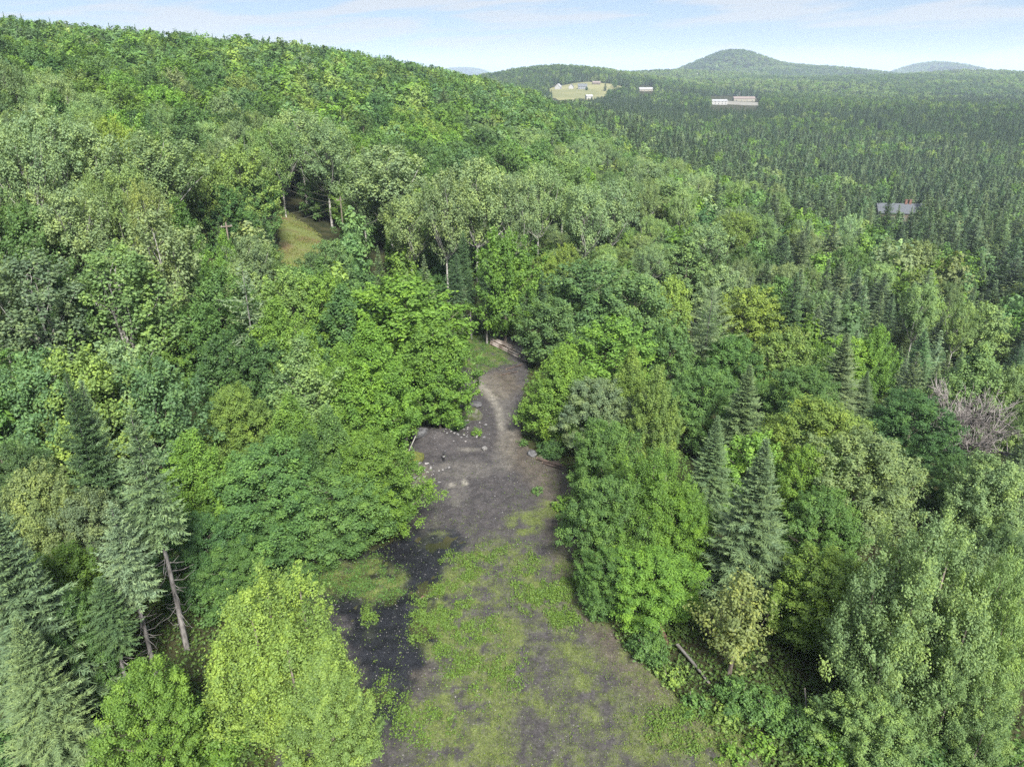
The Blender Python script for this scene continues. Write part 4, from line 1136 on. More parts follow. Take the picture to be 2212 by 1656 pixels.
for t in todo:
    a, b, dp = (float(v) for v in project(t['x'], t['y'], t['z'] + t['H'] * 0.8))
    n = t['k'][0]
    sz = 'small' if t['H'] < 10.5 else ('tall' if t['H'] > 14 else 'mid-sized')
    ar = area(t['x'], t['y'], a, b)
    t['opt'] = [f"{sz} {HUE[t['tn']]} {NOUN[n][0]} {ar}"]
    t['group'] = f"{NOUN[n][1]} {ar}"
    order = sorted(range(len(hands)), key=lambda i: math.hypot(hands[i]['x'] - t['x'], hands[i]['y'] - t['y']))[:14]
    cands = []
    for i in order:
        if math.hypot(hands[i]['x'] - t['x'], hands[i]['y'] - t['y']) > 42: continue
        dx, dd = a - HPX[i][0], dp - HPX[i][2]
        wpx = hands[i]['R'] * FPX / HPX[i][2]
        rel = ('right of' if dx > 0 else 'left of') if abs(dx) > 0.9 * wpx else ('behind' if dd > 0 else 'in front of')
        lab = f"{sz} {HUE[t['tn']]} {NOUN[n][0]} {rel} the {nicks[i]}"
        if len(lab.split()) <= 16: cands.append(lab)
    t['opt'] = cands + t['opt']
taken = set(full)
for t in todo:
    for o in t['opt'][:-1]:
        if o not in taken:
            t['label'] = o; taken.add(o); break
    else:
        t['label'] = t['opt'][-1]
for t in TREES:
    e = empty(t['k'][0], (t['x'], t['y'], t['z']), t['rot'], (t['sxy'], t['sxy'], t['sz']))
    tag(e, t['label'], t['k'][1], t['group'])
    if t['key'][:2] == 'po' or t['key'][:2] == 'bi': pass
    tint = tuple(float(c) for c in t['tint']) + (1.0,)
    if t['k'][4] is not None:
        c = link('crown', t['k'][4], e); c.color = tint
    tr = link('trunk', t['k'][5], e); tr.color = (1, 1, 1, 1)

# ------------------------------------------------------------------ far woods: one object each, instanced low-detail trees
def heart(c, kind_, H, cb, Rad, prof, seed):
    rg = rng_of(seed); ns = 7
    hs = np.array([0.04, 0.3, 0.55, 0.72]) if kind_ != 'sp' else np.array([0.03, 0.35, 0.7])
    rad = Rad * 0.56 * prof(hs) if kind_ != 'sp' else Rad * 0.55 * (1 - hs) ** 0.9
    V, F = [], []
    for i, (h_, r_) in enumerate(zip(hs, rad)):
        a = np.arange(ns) * 6.283 / ns + 0.4 * i
        rr = r_ * rg.uniform(0.8, 1.15, ns)
        V.append(np.stack([rr * np.cos(a), rr * np.sin(a), np.full(ns, H * (cb + (1 - cb) * h_))], -1))
        if i: F += [((i - 1) * ns + k, (i - 1) * ns + (k + 1) % ns, i * ns + (k + 1) % ns, i * ns + k) for k in range(ns)]
    V = np.concatenate(V); t = len(V)
    V = np.r_[V, [[0, 0, H * (0.82 if kind_ != 'sp' else 0.93)]]]
    c.add(V, f4=F, a4=np.full(len(F), 0.3), a3=np.full(ns, 0.3), f3=[((len(hs) - 1) * ns + k, (len(hs) - 1) * ns + (k + 1) % ns, t) for k in range(ns)])

def far_mesh(name, ct, mats, core=None):
    c, tk = ct
    if core: heart(c, *core)
    g = Geo(); g.__dict__.update(c.__dict__)
    for lst, src in ((g.f4, tk.f4), (g.f3, tk.f3)):
        for f in src: lst.append(f + g.n)
    g.a4 += tk.a4; g.a3 += tk.a3; g.m4 += [np.ones_like(m) for m in tk.m4]; g.m3 += [np.ones_like(m) for m in tk.m3]
    g.v += tk.v; g.n += tk.n
    return g.build(name, mats)
FAR = {
    'mp': [far_mesh('far_leafy', broadleaf(s, 14, 0.12, 4.2, prof_dome, 84, 24, 0.40, 1.7, 0.85, 0.42, 0.20, far=True), [LEAF_FAR, BARK], ('mp', 14, 0.12, 4.2, prof_dome, s)) for s in (201, 202, 203)],
    'po': [far_mesh('far_poplar', broadleaf(s, 17, 0.30, 3.3, prof_poplar, 74, 22, 0.34, 1.7, 0.75, 0.55, 0.2, far=True), [LEAF_FAR, PALE_BARK], ('po', 17, 0.30, 3.3, prof_poplar, s)) for s in (211, 212)],
    'sp': [far_mesh('far_spruce', conifer(s, 13, 2.3, 0.05, 24, 7, 0.5, 0.20, 0.62, 0.05, 0.2, nsub=1, far=True), [NEEDLE_FAR, CONIFER_BARK], ('sp', 13, 0.05, 2.3, None, s)) for s in (221, 222, 223)],
}
FAR_SIZE = dict(mp=(14, 4.2), po=(17, 3.3), sp=(13, 2.3))

def scatter_group(nvar):
    ng = bpy.data.node_groups.new('scatter_trees', 'GeometryNodeTree')
    ng.interface.new_socket('Geometry', in_out='INPUT', socket_type='NodeSocketGeometry')
    ng.interface.new_socket('Geometry', in_out='OUTPUT', socket_type='NodeSocketGeometry')
    return ng

def far_forest(name, pts, meshes, sizes, label):
    if not pts: return
    n = len(pts)
    me = bpy.data.meshes.new(name)
    me.vertices.add(n)
    me.vertices.foreach_set('co', np.array([(p['x'], p['y'], p['z']) for p in pts], np.float32).ravel())
    a = me.attributes.new('scl', 'FLOAT_VECTOR', 'POINT'); a.data.foreach_set('vector', np.array([(p['R'] / sizes[1], p['R'] / sizes[1], p['H'] / sizes[0]) for p in pts], np.float32).ravel())
    a = me.attributes.new('rot', 'FLOAT_VECTOR', 'POINT'); a.data.foreach_set('vector', np.array([(0, 0, p['rot']) for p in pts], np.float32).ravel())
    a = me.attributes.new('tint', 'FLOAT_COLOR', 'POINT'); a.data.foreach_set('color', np.array([(*p['tint'], 1) for p in pts], np.float32).ravel())
    a = me.attributes.new('pick', 'INT', 'POINT'); a.data.foreach_set('value', np.array([i * 7919 % len(meshes) for i in range(n)], np.int32))
    ob = link(name, me)
    ng = scatter_group(len(meshes))
    N, L = ng.nodes, ng.links
    gi = N.new('NodeGroupInput'); go = N.new('NodeGroupOutput')
    join = N.new('GeometryNodeJoinGeometry')
    for m in meshes:
        src = bpy.data.objects.new(m.name + '_shape', m)
        oi = N.new('GeometryNodeObjectInfo'); oi.inputs['Object'].default_value = src; oi.inputs['As Instance'].default_value = False
        ti = N.new('GeometryNodeGeometryToInstance'); L.new(oi.outputs['Geometry'], ti.inputs[0]); L.new(ti.outputs[0], join.inputs[0])
    iop = N.new('GeometryNodeInstanceOnPoints')
    iop.inputs['Pick Instance'].default_value = True
    def att(nm, ty):
        q = N.new('GeometryNodeInputNamedAttribute'); q.data_type = ty; q.inputs['Name'].default_value = nm
        return [o for o in q.outputs if o.enabled and o.name == 'Attribute'][0]
    L.new(gi.outputs[0], iop.inputs['Points']); L.new(join.outputs[0], iop.inputs['Instance'])
    L.new(att('pick', 'INT'), iop.inputs['Instance Index'])
    er = N.new('FunctionNodeEulerToRotation'); L.new(att('rot', 'FLOAT_VECTOR'), er.inputs[0]); L.new(er.outputs[0], iop.inputs['Rotation'])
    L.new(att('scl', 'FLOAT_VECTOR'), iop.inputs['Scale'])
    L.new(iop.outputs[0], go.inputs[0])
    md = ob.modifiers.new('trees', 'NODES'); md.node_group = ng
    tag(ob, label, None, None, 'stuff')
    return ob

# farther zones go straight to the mass
def far_points(r0, r1, step, Hc, Hb, Rs, slack):
    out = []
    X, Y = scatter(r0, r1, step, 0.70, 0.45)
    Zg = ground_z(X, Y)
    k = visible(X, Y, Zg + 12, slack)
    X, Y, Zg = X[k], Y[k], Zg[k]
    n1 = fbm(X, Y, 170.0); n2 = fbm(X + 900, Y, 420.0)
    bandp = 0.5 + 0.9 * n1 + 0.7 * n2
    # conifers keep to the valley floor, leafy woods to the hills
    pc = np.where(Y < 1500, np.where((X > -60), 0.74, 0.25), 0.30) + 0.6 * n1
    u = frng.uniform(0, 1, len(X)); v = frng.uniform(0, 1, len(X))
    for i in range(len(X)):
        if inside(PASTURE_W, X[i:i + 1], Y[i:i + 1])[0] or inside(YARD_W, X[i:i + 1], Y[i:i + 1])[0]: continue
        s = 'sp' if u[i] < pc[i] else 'mp'
        H = Hc * frng.uniform(0.8, 1.2) if s == 'sp' else Hb * frng.uniform(0.75, 1.25)
        R_ = Rs * (0.78 if s == 'sp' else 1.0) * frng.uniform(0.8, 1.2)
        if r1 < 2000 and blocked(X[i], Y[i], Zg[i], H, R_, HOUSE_P[2:], 0.5): continue
        tn = ('S' if v[i] < 0.6 else 'F') if s == 'sp' else ('MBAYD'[int(v[i] * 5)] if bandp[i] < 0.62 else 'YNPBY'[int(v[i] * 5)])
        t = np.array(TINT[tn]) * frng.uniform(0.65, 1.0) * (1.15 if bandp[i] >= 0.62 and s == 'mp' else 0.92)
        out.append(dict(x=X[i], y=Y[i], z=Zg[i] - 0.3, sp=s, H=H, R=R_, tint=t, rot=frng.uniform(0, 6.28)))
    return out
rest += far_points(760, 1500, 5.4, 12.5, 13, 4.2, 0.010)
hills = far_points(1500, 2800, 11.5, 13, 13, 7.0, 0.006) + far_points(2800, 4300, 17, 14, 14, 10.5, 0.004) + far_points(4700, 6200, 26, 16, 16, 16, 0.003) + far_points(8000, 9800, 70, 18, 18, 40, 0.003)
far_forest('spruce_forest', [p for p in rest if p['sp'] == 'sp'], FAR['sp'], FAR_SIZE['sp'], 'dense dark spruce forest filling the valley floor')
far_forest('broadleaf_forest', [p for p in rest if p['sp'] == 'mp'], FAR['mp'], FAR_SIZE['mp'], 'continuous leafy green forest covering the left hillside')
far_forest('poplar_forest', [p for p in rest if p['sp'] == 'po'], FAR['po'], FAR_SIZE['po'], 'pale poplar and birch woods behind the poplar row')
far_forest('hill_spruce_forest', [p for p in hills if p['sp'] == 'sp'], FAR['sp'], FAR_SIZE['sp'], 'dark conifers scattered over the distant hills')
far_forest('hill_broadleaf_forest', [p for p in hills if p['sp'] == 'mp'], FAR['mp'], FAR_SIZE['mp'], 'leafy woods covering the distant hills')
print('individual trees', len(TREES), 'mass', len(rest), 'hills', len(hills))

# ------------------------------------------------------------------ air
HAZE_D = 0.95e-4
hb = Geo()
lo, hi = np.array([-14500.0, -2000.0, -60.0]), np.array([14500.0, 14200.0, 320.0])
c = np.array([[(lo, hi)[(i >> k) & 1][k] for k in range(3)] for i in range(8)])
hb.add(c, f4=[(0, 2, 3, 1), (4, 5, 7, 6), (0, 1, 5, 4), (2, 6, 7, 3), (0, 4, 6, 2), (1, 3, 7, 5)])
m, N, L, out = new_mat('haze')
pv = N.new('ShaderNodeVolumePrincipled'); pv.inputs['Color'].default_value = (0.66, 0.80, 1.0, 1); pv.inputs['Density'].default_value = HAZE_D; pv.inputs['Anisotropy'].default_value = 0.0
L.new(pv.outputs[0], out.inputs['Volume'])
tag(link('haze', hb.build('haze', [m])), 'thin blue haze over the valley', None, None, 'stuff')

# ------------------------------------------------------------------ rocks, logs, post
ROCK = simple_mat('grey_rock', (0.030, 0.030, 0.032), (0.095, 0.096, 0.10), 2.5, 0.85, 0.6)
PALE_ROCK = simple_mat('pale_rock', (0.08, 0.078, 0.075), (0.19, 0.185, 0.18), 3, 0.85, 0.4)
MOSSY = simple_mat('mossy_rock', (0.035, 0.045, 0.014), (0.09, 0.088, 0.075), 1.6, 0.95, 0.8, lo=0.42, hi=0.66)
MOSS = simple_mat('moss', (0.035, 0.045, 0.010), (0.10, 0.105, 0.022), 3.5, 1.0, 0.8)
LOG_BARK = simple_mat('log_bark', (0.07, 0.054, 0.044), (0.34, 0.305, 0.28), 1.3, 0.9, 0.4, (1, 1, 0.5), lo=0.4, hi=0.62)
BROWN_LOG = simple_mat('brown_log_bark', (0.026, 0.020, 0.017), (0.085, 0.062, 0.05), 2, 0.9, 0.5, (1, 1, 0.4))
RUSTY = simple_mat('rusty_brown_wood', (0.055, 0.032, 0.024), (0.14, 0.082, 0.06), 2, 0.9, 0.4, (1, 1, 0.4))
CUT_WOOD = simple_mat('cut_wood', (0.15, 0.115, 0.075), (0.28, 0.22, 0.15), 9, 0.8)
GREY_LOG = simple_mat('weathered_grey_log', (0.075, 0.070, 0.064), (0.20, 0.19, 0.175), 1.6, 0.9, 0.3, (1, 1, 0.4))
BLACK = simple_mat('black_post', (0.010, 0.010, 0.011), (0.035, 0.035, 0.036), 4, 0.6)
import bmesh
def rock_mesh(name, seed, mat, sx, sy, sz, rough=0.28, sub=3):
    bm = bmesh.new(); bmesh.ops.create_icosphere(bm, subdivisions=sub, radius=1.0)
    r = rng_of(seed); dirs = unit(r.normal(size=(9, 3))); cut = r.uniform(0.55, 0.95, 9)
    for v in bm.verts:
        p = np.array(v.co)
        for d, c in zip(dirs, cut):          # flat broken faces
            q = p @ d
            if q > c: p = p - d * (q - c) * 0.85
        p = p * (1 + rough * 0.35 * math.sin(5.1 * p[0] + seed) * math.sin(4.3 * p[1] + 2 * seed) + rough * 0.15 * math.sin(11 * p[2] + 9 * p[0] + seed))
        v.co = (p[0] * sx, p[1] * sy, p[2] * sz)
    me = bpy.data.meshes.new(name); bm.to_mesh(me); bm.free(); me.materials.append(mat)
    for p in me.polygons: p.use_smooth = False
    return me
def surf(px_, py_):
    w = hit(px_, py_)
    return np.array([w[0], w[1], float(clear_z(w[0], w[1]))])
for i, (px_, py_, mat, sx, sy, sz, nm, lab) in enumerate([
        (1012, 902, MOSSY, 1.9, 1.5, 1.25, 'boulder', 'big mossy boulder with a grey slab beside the light track bend'),
        (996, 890, ROCK, 0.95, 0.8, 0.7, 'boulder', 'grey slab-like boulder on the left shoulder of the mossy one'),
        (1027, 878, ROCK, 0.95, 0.7, 0.6, 'boulder', 'flat-topped pale grey boulder behind the mossy one'),
        (905, 952, ROCK, 1.35, 0.8, 0.6, 'boulder', 'long grey boulder at the back of the gravel mound'),
        (1150, 982, ROCK, 0.75, 0.6, 0.55, 'boulder', 'smooth grey boulder on the right edge of the track'),
        (1168, 990, MOSSY, 0.5, 0.4, 0.4, 'boulder', 'small dark boulder beside the smooth grey one'),
        (1046, 972, PALE_ROCK, 0.5, 0.35, 0.3, 'stone', 'pale stone at the toe of the gravel mound by the track'),
        (893, 1004, MOSS, 1.25, 1.1, 1.0, 'boulder', 'moss-covered boulder under the leaning birch sapling'),
        (906, 1014, PALE_ROCK, 0.42, 0.22, 0.2, 'stone', 'white stone in front of the moss-covered boulder'),
        (931, 1016, PALE_ROCK, 0.2, 0.17, 0.16, 'stone', 'round white stone between moss-covered boulder and grey gravel'),
        (948, 1019, PALE_ROCK, 0.15, 0.13, 0.12, 'stone', 'tiny white stone nearest the grey gravel'),
        (1128, 905, MOSSY, 0.6, 0.4, 0.4, 'boulder', 'half-hidden boulder under the tree overhanging the track'),
        (1255, 963, ROCK, 0.8, 0.6, 0.5, 'boulder', 'grey boulder in the shade behind the green clearing-edge tree'),
        (915, 1290, RUSTY, 0.28, 0.2, 0.10, 'stone', 'flat reddish stone on the black gravel'),
        (1432, 1392, RUSTY, 0.5, 0.38, 0.3, 'stone', 'tan rounded stone beside the rusty log')]):
    w = surf(px_, py_)
    o = link(nm, rock_mesh(nm, 300 + i, mat, sx, sy, sz, sub=3 if sx > 0.45 else 2), loc=(w[0], w[1], w[2] + sz * 0.25))
    o.rotation_euler = (0, 0, i * 1.3)
    tag(o, lab, nm)

def log_thing(name, a, b, r, mat, label, cat='log', group=None, seed=0):
    a = np.asarray(a, float); b = np.asarray(b, float)
    rg = rng_of(900 + seed); g = Geo(); L = np.linalg.norm(b - a)
    t = np.linspace(0, 1, 7); d = (b - a) / L
    pts = np.outer(t * L, [0, 0, 1.0]); pts[:, 0] += 0.012 * L * np.sin(t * 4 + seed); pts[:, 1] += 0.008 * L * np.cos(t * 5 + seed)
    tube(g, pts, r * (1.05 - 0.3 * t) * rg.uniform(0.93, 1.07, 7), 9, cap=False)
    for k in range(2):
        p0 = pts[rg.integers(1, 6)]; an = rg.uniform(0, 6.28)
        tube(g, np.stack([p0, p0 + np.array([math.cos(an), math.sin(an), 0.4]) * r * 2.1]), np.array([r * 0.22, r * 0.12]), 5)
    e = empty(name, tuple(a))
    from mathutils import Vector
    e.rotation_mode = 'QUATERNION'; e.rotation_quaternion = Vector(d).to_track_quat('Z', 'Y')
    link('bark', g.build('log_bark', [mat], smooth=True), e)
    for q, nm in ((0, 'cut_end'), (-1, 'cut_end')):
        gg = Geo(); rr_ = r * (1.05 if q == 0 else 0.75); an = np.arange(10) * 0.6283
        c0 = pts[q] + np.array([0, 0, -0.012 if q == 0 else 0.012])
        ring = c0 + np.stack([np.cos(an) * rr_ * 0.97, np.sin(an) * rr_ * 0.97, 0 * an], -1)
        rim = pts[q] + np.stack([np.cos(an) * rr_ * 0.99, np.sin(an) * rr_ * 0.99, 0 * an + (0.03 if q == 0 else -0.03)], -1)
        gg.add(np.r_[ring, rim, c0[None]], f3=[(20, k, (k + 1) % 10) for k in range(10)], f4=[(k, (k + 1) % 10, 10 + (k + 1) % 10, 10 + k) for k in range(10)])
        link(nm, gg.build('cut_end', [CUT_WOOD]), e)
    tag(e, label, cat, group)
    return e
A, B = surf(1060, 747), surf(1138, 781)
A2, B2 = surf(1072, 737), surf(1160, 768)
lrng = rng_of(4)
nlog = 0
LOG_SAY = ['frontmost log on the ground in the log pile', 'second log from the track side in the log pile', 'third log from the track side in the log pile', 'fourth log from the track side in the log pile', 'fifth log from the track side in the log pile', 'sixth log from the track side in the log pile', 'rearmost ground log of the log pile under the trees',
           'upper-layer log nearest the track in the log pile', 'second upper-layer log of the log pile', 'third upper-layer log of the log pile', 'fourth upper-layer log of the log pile', 'rearmost upper-layer log of the log pile', 'top log lying over the middle of the log pile']
for layer, cnt, off in ((0, 7, 0.0), (1, 5, 0.15), (2, 1, 0.45)):
    for i in range(cnt):
        f = (i + off * 2) / 6.5
        a = A * (1 - f) + A2 * f; b = B * (1 - f) + B2 * f
        r = lrng.uniform(0.15, 0.21)
        s = lrng.uniform(-0.6, 0.6)
        d = (b - a) / np.linalg.norm(b - a)
        a = a + d * s; b = b + d * (s + lrng.uniform(-1.2, 0.4))
        zz = 0.16 + layer * 0.30
        a[2] += zz; b[2] += zz + lrng.uniform(-0.03, 0.05)
        log_thing('log', a, b, r, LOG_BARK if lrng.uniform() < 0.7 else GREY_LOG, LOG_SAY[nlog], seed=nlog, group='cut logs in the pile at the end of the track'); nlog += 1
def lift(p, h): return np.array([p[0], p[1], p[2] + h])
log_thing('fallen_log', lift(surf(1160, 994), 0.2), lift(surf(1215, 1010), 0.25), 0.2, BROWN_LOG, 'brown fallen log beside the smooth grey boulder', seed=21)
log_thing('fallen_log', lift(surf(1172, 1002), 0.12), lift(surf(1216, 1016), 0.15), 0.12, BROWN_LOG, 'thinner brown log in front of the fallen log by the boulder', seed=22)
log_thing('fallen_log', lift(surf(1418, 1352), 0.5), lift(surf(1445, 1402), 0.2), 0.2, RUSTY, 'rusty brown log poking from under the low bright tree', seed=23)
log_thing('fallen_log', lift(surf(1462, 1405), 0.6), lift(surf(1532, 1478), 0.15), 0.12, GREY_LOG, 'pale grey fallen trunk leaning towards the yellowing tree', seed=24)
log_thing('fallen_log', lift(surf(1716, 1592), 0.3), lift(surf(1772, 1630), 0.2), 0.12, GREY_LOG, 'grey fallen trunk in the undergrowth below the huge pale tree', seed=25)
log_thing('fallen_log', lift(surf(1730, 1518), 1.4), lift(surf(1745, 1572), 0.1), 0.06, GREY_LOG, 'thin pale stick leaning in the undergrowth below the huge pale tree', seed=26)
log_thing('fallen_log', lift(surf(1094, 800), 0.12), lift(surf(1128, 790), 0.14), 0.12, BROWN_LOG, 'dark pole lying on the brown grass near the log pile', seed=27)
log_thing('fallen_log', lift(surf(1082, 812), 0.10), lift(surf(1118, 806), 0.12), 0.10, BROWN_LOG, 'second dark pole lying on the brown grass nearer the track bend', seed=28)
log_thing('fallen_log', lift(surf(1262, 1210), 0.1), lift(surf(1281, 1200), 0.1), 0.05, GREY_LOG, 'short pale stick at the right edge of the weeds', seed=29)
# the dark post
w = surf(959, 998); g = Geo()
tube(g, [(0, 0, -0.2), (0, 0, 0.62), (0, 0, 1.05)], np.array([0.13, 0.12, 0.12]), 8)
e = empty('post', tuple(w)); link('shaft', g.build('post_shaft', [BLACK]), e)
g = Geo(); tube(g, [(0, 0, 1.055), (0, 0, 1.12), (0, 0, 1.15)], np.array([0.15, 0.15, 0.06]), 8); link('cap', g.build('post_cap', [BLACK]), e)
g = Geo(); tube(g, [(0, 0, 0.62), (0, 0, 0.74)], np.array([0.136, 0.136]), 8); link('band', g.build('post_band', [simple_mat('pale_band', (0.2, 0.2, 0.2), (0.3, 0.3, 0.3))]), e)
tag(e, 'short black post standing on the grey gravel by the mound', 'post')
# leaning sapling by the moss-covered boulder
w = surf(878, 985); g = Geo()
for k, (dx, dz) in enumerate(((0.35, 4.4), (-0.4, 4.0), (1.5, 3.2))):
    tube(g, limb_path(np.zeros(3), np.array([dx, 0.1 * k, dz]), rng_of(k), 5, -0.2), np.array([0.09, 0.08, 0.065, 0.05, 0.03]), 6, cap=False)
e = empty('sapling', tuple(w)); link('trunk', g.build('sapling_trunk', [PALE_BARK], True), e)
c, _t = broadleaf(77, 5.5, 0.5, 1.3, prof_dome, 30, 60, 0.10, 0.9, 0.4, 0.4, 0.2)
o = link('crown', c.build('sapling_crown', [LEAF]), e); o.color = (*TINT['B'], 1)
tag(e, 'slim pale-stemmed sapling forking above the moss-covered boulder', 'sapling')

# ------------------------------------------------------------------ shrubs along the edges
SHRUBS = [
 ('buN', 860, 1085, 60, 'B', 'round shrub at the left gravel edge above the puddle'), ('buN', 800, 1125, 75, 'Y', 'yellow-green shrub on the bank above the puddle'), ('buN', 735, 1150, 90, 'M', 'green shrub on the bank left of the puddle'),
 ('buN', 660, 1180, 90, 'B', 'bright shrub between the dark thicket and the weeds'), ('smN', 833, 1152, 26, 'L', 'small lime plant at the end of the puddle'), ('smN', 700, 1225, 50, 'B', 'small shrub at the upper left of the weed patch'), ('buN', 650, 1270, 80, 'M', 'green shrub behind the big many-tipped tree'),
 ('smN', 1215, 1100, 50, 'B', 'small shrub at the right gravel edge'), ('smN', 1160, 1065, 26, 'M', 'tiny shrub on the brown gravel near the right edge'), ('buN', 1240, 1150, 70, 'M', 'green shrub under the trees on the right gravel edge'), ('buN', 1300, 1330, 80, 'M', 'green shrub below the largest leafy tree'),
 ('buN', 1400, 1420, 85, 'M', 'deep green shrub next to the rusty log'), ('smN', 1450, 1470, 60, 'Y', 'small yellowish shrub by the pale fallen trunk'), ('smN', 1500, 1530, 60, 'M', 'small shrub in front of the yellowing tree'), ('buN', 1590, 1530, 95, 'M', 'shrub at the foot of the yellowing tree'), ('smN', 1560, 1560, 70, 'Y', 'yellow-green shrub below the yellowing tree'),
 ('buN', 1660, 1560, 100, 'M', 'shrub in the undergrowth right of the yellowing tree'), ('smN', 1640, 1620, 70, 'B', 'bright small shrub at the lower right clearing edge'), ('buN', 1790, 1640, 110, 'B', 'bright shrub at the bottom edge below the huge pale tree'), ('smN', 1580, 1640, 60, 'B', 'bright small plant at the bottom edge on the weeds'),
 ('buN', 985, 925, 44, 'M', 'shrub between the mossy boulder and the gravel mound'), ('smN', 1030, 940, 26, 'B', 'bright small shrub beside the track'), ('buN', 960, 905, 50, 'D', 'dark shrub left of the mossy boulder'), ('buN', 1190, 985, 56, 'D', 'dark shrub behind the smooth grey boulder'), ('smN', 1130, 960, 24, 'M', 'small shrub left of the smooth grey boulder'),
 ('buN', 1020, 718, 44, 'D', 'dark shrub at the forest edge behind the grassy track end'), ('buN', 1060, 712, 44, 'M', 'shrub at the foot of the round dense maple'), ('buN', 1200, 772, 50, 'M', 'shrub covering the right end of the log pile'), ('buN', 520, 1560, 120, 'M', 'green shrub between the small bright tree and the big many-tipped tree'), ('buN', 470, 1640, 120, 'B', 'bright shrub at the bottom edge left of the big many-tipped tree'), ('buN', 30, 1640, 150, 'D', 'dark shrub in the bottom left corner'), ('buN', 480, 1330, 110, 'M', 'green shrub behind the left side of the big many-tipped tree'), ('buN', 400, 1300, 90, 'D', 'dark shrub beside the trunk of the tall spruce'), ('buN', 1860, 1650, 150, 'M', 'green shrub at the bottom edge under the huge pale tree'), ('buN', 2010, 1690, 160, 'D', 'dark shrub at the bottom edge in the right corner'), ('buN', 2150, 1690, 160, 'M', 'green shrub in the bottom right corner'), ('buN', 1740, 1600, 110, 'M', 'dense green shrub beside the thin leaning pale stick'),
 ('buN', 450, 1560, 90, 'D', 'dark shrub among the bare spruce trunks'), ('buN', 230, 1520, 90, 'D', 'dark shrub beside the large blue-green spruce'),
]
for key, hx, hy, w_, tn, lab in SHRUBS:
    k = variant(key); p = surf(hx, hy)
    dep = float(project(*p)[2]); r = 0.5 * w_ * dep / FPX; s = r / k[3]
    e = empty(k[0], (p[0], p[1], p[2] - 0.05), hx * 0.7, (s, s, s * 0.85)); tag(e, lab, k[1])
    o = link('crown', k[4], e); o.color = tuple(np.array(TINT[tn]) * lrng.uniform(0.9, 1.1)) + (1,)
    link('trunk', k[5], e)

# ------------------------------------------------------------------ ground cover
def carpet(name, label, X, Y, Zc, size, tint, seed, mat=None, stand=0.5, ht=0.12, aspect=0.62):
    r = rng_of(seed); n = len(X); g = Geo()
    P = np.stack([X, Y, Zc + r.uniform(0.01, ht, n)], -1)
    nr = unit(np.array([0, 0, 1.0]) + r.normal(0, stand, (n, 3)))
    leaves(g, P, nr, size, np.clip(0.5 + r.normal(0, 0.22, n), 0, 1), r, aspect=aspect)
    o = link(name, g.build(name, [mat or LEAF])); o.color = (*tint, 1)
    return tag(o, label, None, None, 'stuff')
grg = rng_of(31)
def sample_cells(weight, n):
    w_ = weight.ravel(); c = np.cumsum(w_); k = np.searchsorted(c, grg.uniform(0, c[-1], n))
    x = SX.ravel()[k] + grg.uniform(-0.2, 0.2, n); y = SY.ravel()[k] + grg.uniform(-0.2, 0.2, n)
    return x, y, np.asarray(clear_z(x, y))
cl_big = np.maximum.reduce([blob(960, 1340, 62, 85), blob(985, 1250, 40, 45), 0.8 * blob(1140, 1275, 34, 46), 0.8 * blob(1225, 1300, 44, 60), 0.55 * blob(1040, 1440, 80, 90), 0.45 * blob(920, 1560, 80, 60), 0.5 * blob(1500, 1580, 110, 50), 0.5 * blob(1090, 1210, 70, 36), 0.5 * blob(830, 1500, 22, 40), 0.4 * blob(800, 1340, 16, 40)]) * (D_edge > 0)
cl_mid = np.maximum.reduce([blob(780, 1255, 95, 45), blob(700, 1275, 60, 40), 0.5 * blob(860, 1160, 25, 10), 0.8 * blob(1040, 765, 60, 32), blob(1010, 745, 60, 22)]) * (D_edge > 0)
x, y, z = sample_cells(np.clip(cl_big * (0.45 + 1.6 * fbm(SX, SY, 1.2) + 0.8 * vnoise(SX, SY, 0.45)), 0, 1) ** 1.1, 26000); carpet('weeds', 'bright lime-green broad-leaved weeds on the gravel', x, y, z, 0.075, (.105, .18, .036), 41, ht=0.28, stand=0.6)
x, y, z = sample_cells(np.clip(cl_mid * (0.5 + 1.5 * fbm(SX, SY, 1.3) + 0.7 * vnoise(SX, SY, 0.45)), 0, 1) ** 1.3, 14000); carpet('clover', 'deep green low weeds beside the black gravel', x, y, z, 0.07, (.08, .16, .04), 42, ht=0.22)
x, y, z = sample_cells(np.clip(clear_green - 0.25 * black, 0, 1) ** 1.0, 115000); carpet('grass', 'thin yellowish grass spread over the clearing', x, y, z, 0.055, (.14, .19, .05), 43, ht=0.10, stand=0.9, aspect=0.35)
spr = (D_edge > 0.2) * np.clip(0.03 + 0.3 * (fbm(SX, SY, 1.3) > 0.28) + 0.2 * brown * (fbm(SX, SY, 0.8) > 0.2), 0, 1) * (1 - 0.8 * smooth(-py, -1130, -1000) * smooth(px, 850, 900) * (1 - smooth(px, 1130, 1150)))
x, y, z = sample_cells(spr, 9000); carpet('seedlings', 'scattered small green plants on bare gravel', x, y, z, 0.06, (.10, .15, .035), 44, ht=0.16)
# tufts over the meadow strip
mx = grg.uniform(min(p[0] for p in MEADOW_W), max(p[0] for p in MEADOW_W), 60000); my = grg.uniform(min(p[1] for p in MEADOW_W), max(p[1] for p in MEADOW_W), 60000)
k = inside(MEADOW_W, mx, my) & (grg.uniform(0, 1, 60000) < 0.35 + 0.8 * fbm(mx, my, 3.0)); mx, my = mx[k], my[k]
carpet('meadow_grass', 'tufted yellow-green grass on the meadow strip', mx, my, ground_z(mx, my) + 0.12 * fbm(mx, my, 6.0) + 0.1 + 0.35 * grg.uniform(0, 1, len(mx)) * np.clip(fbm(mx, my, 2.2) + 0.4, 0, 1), 0.16, (.15, .18, .045), 46, ht=0.2, stand=0.9, aspect=0.35)
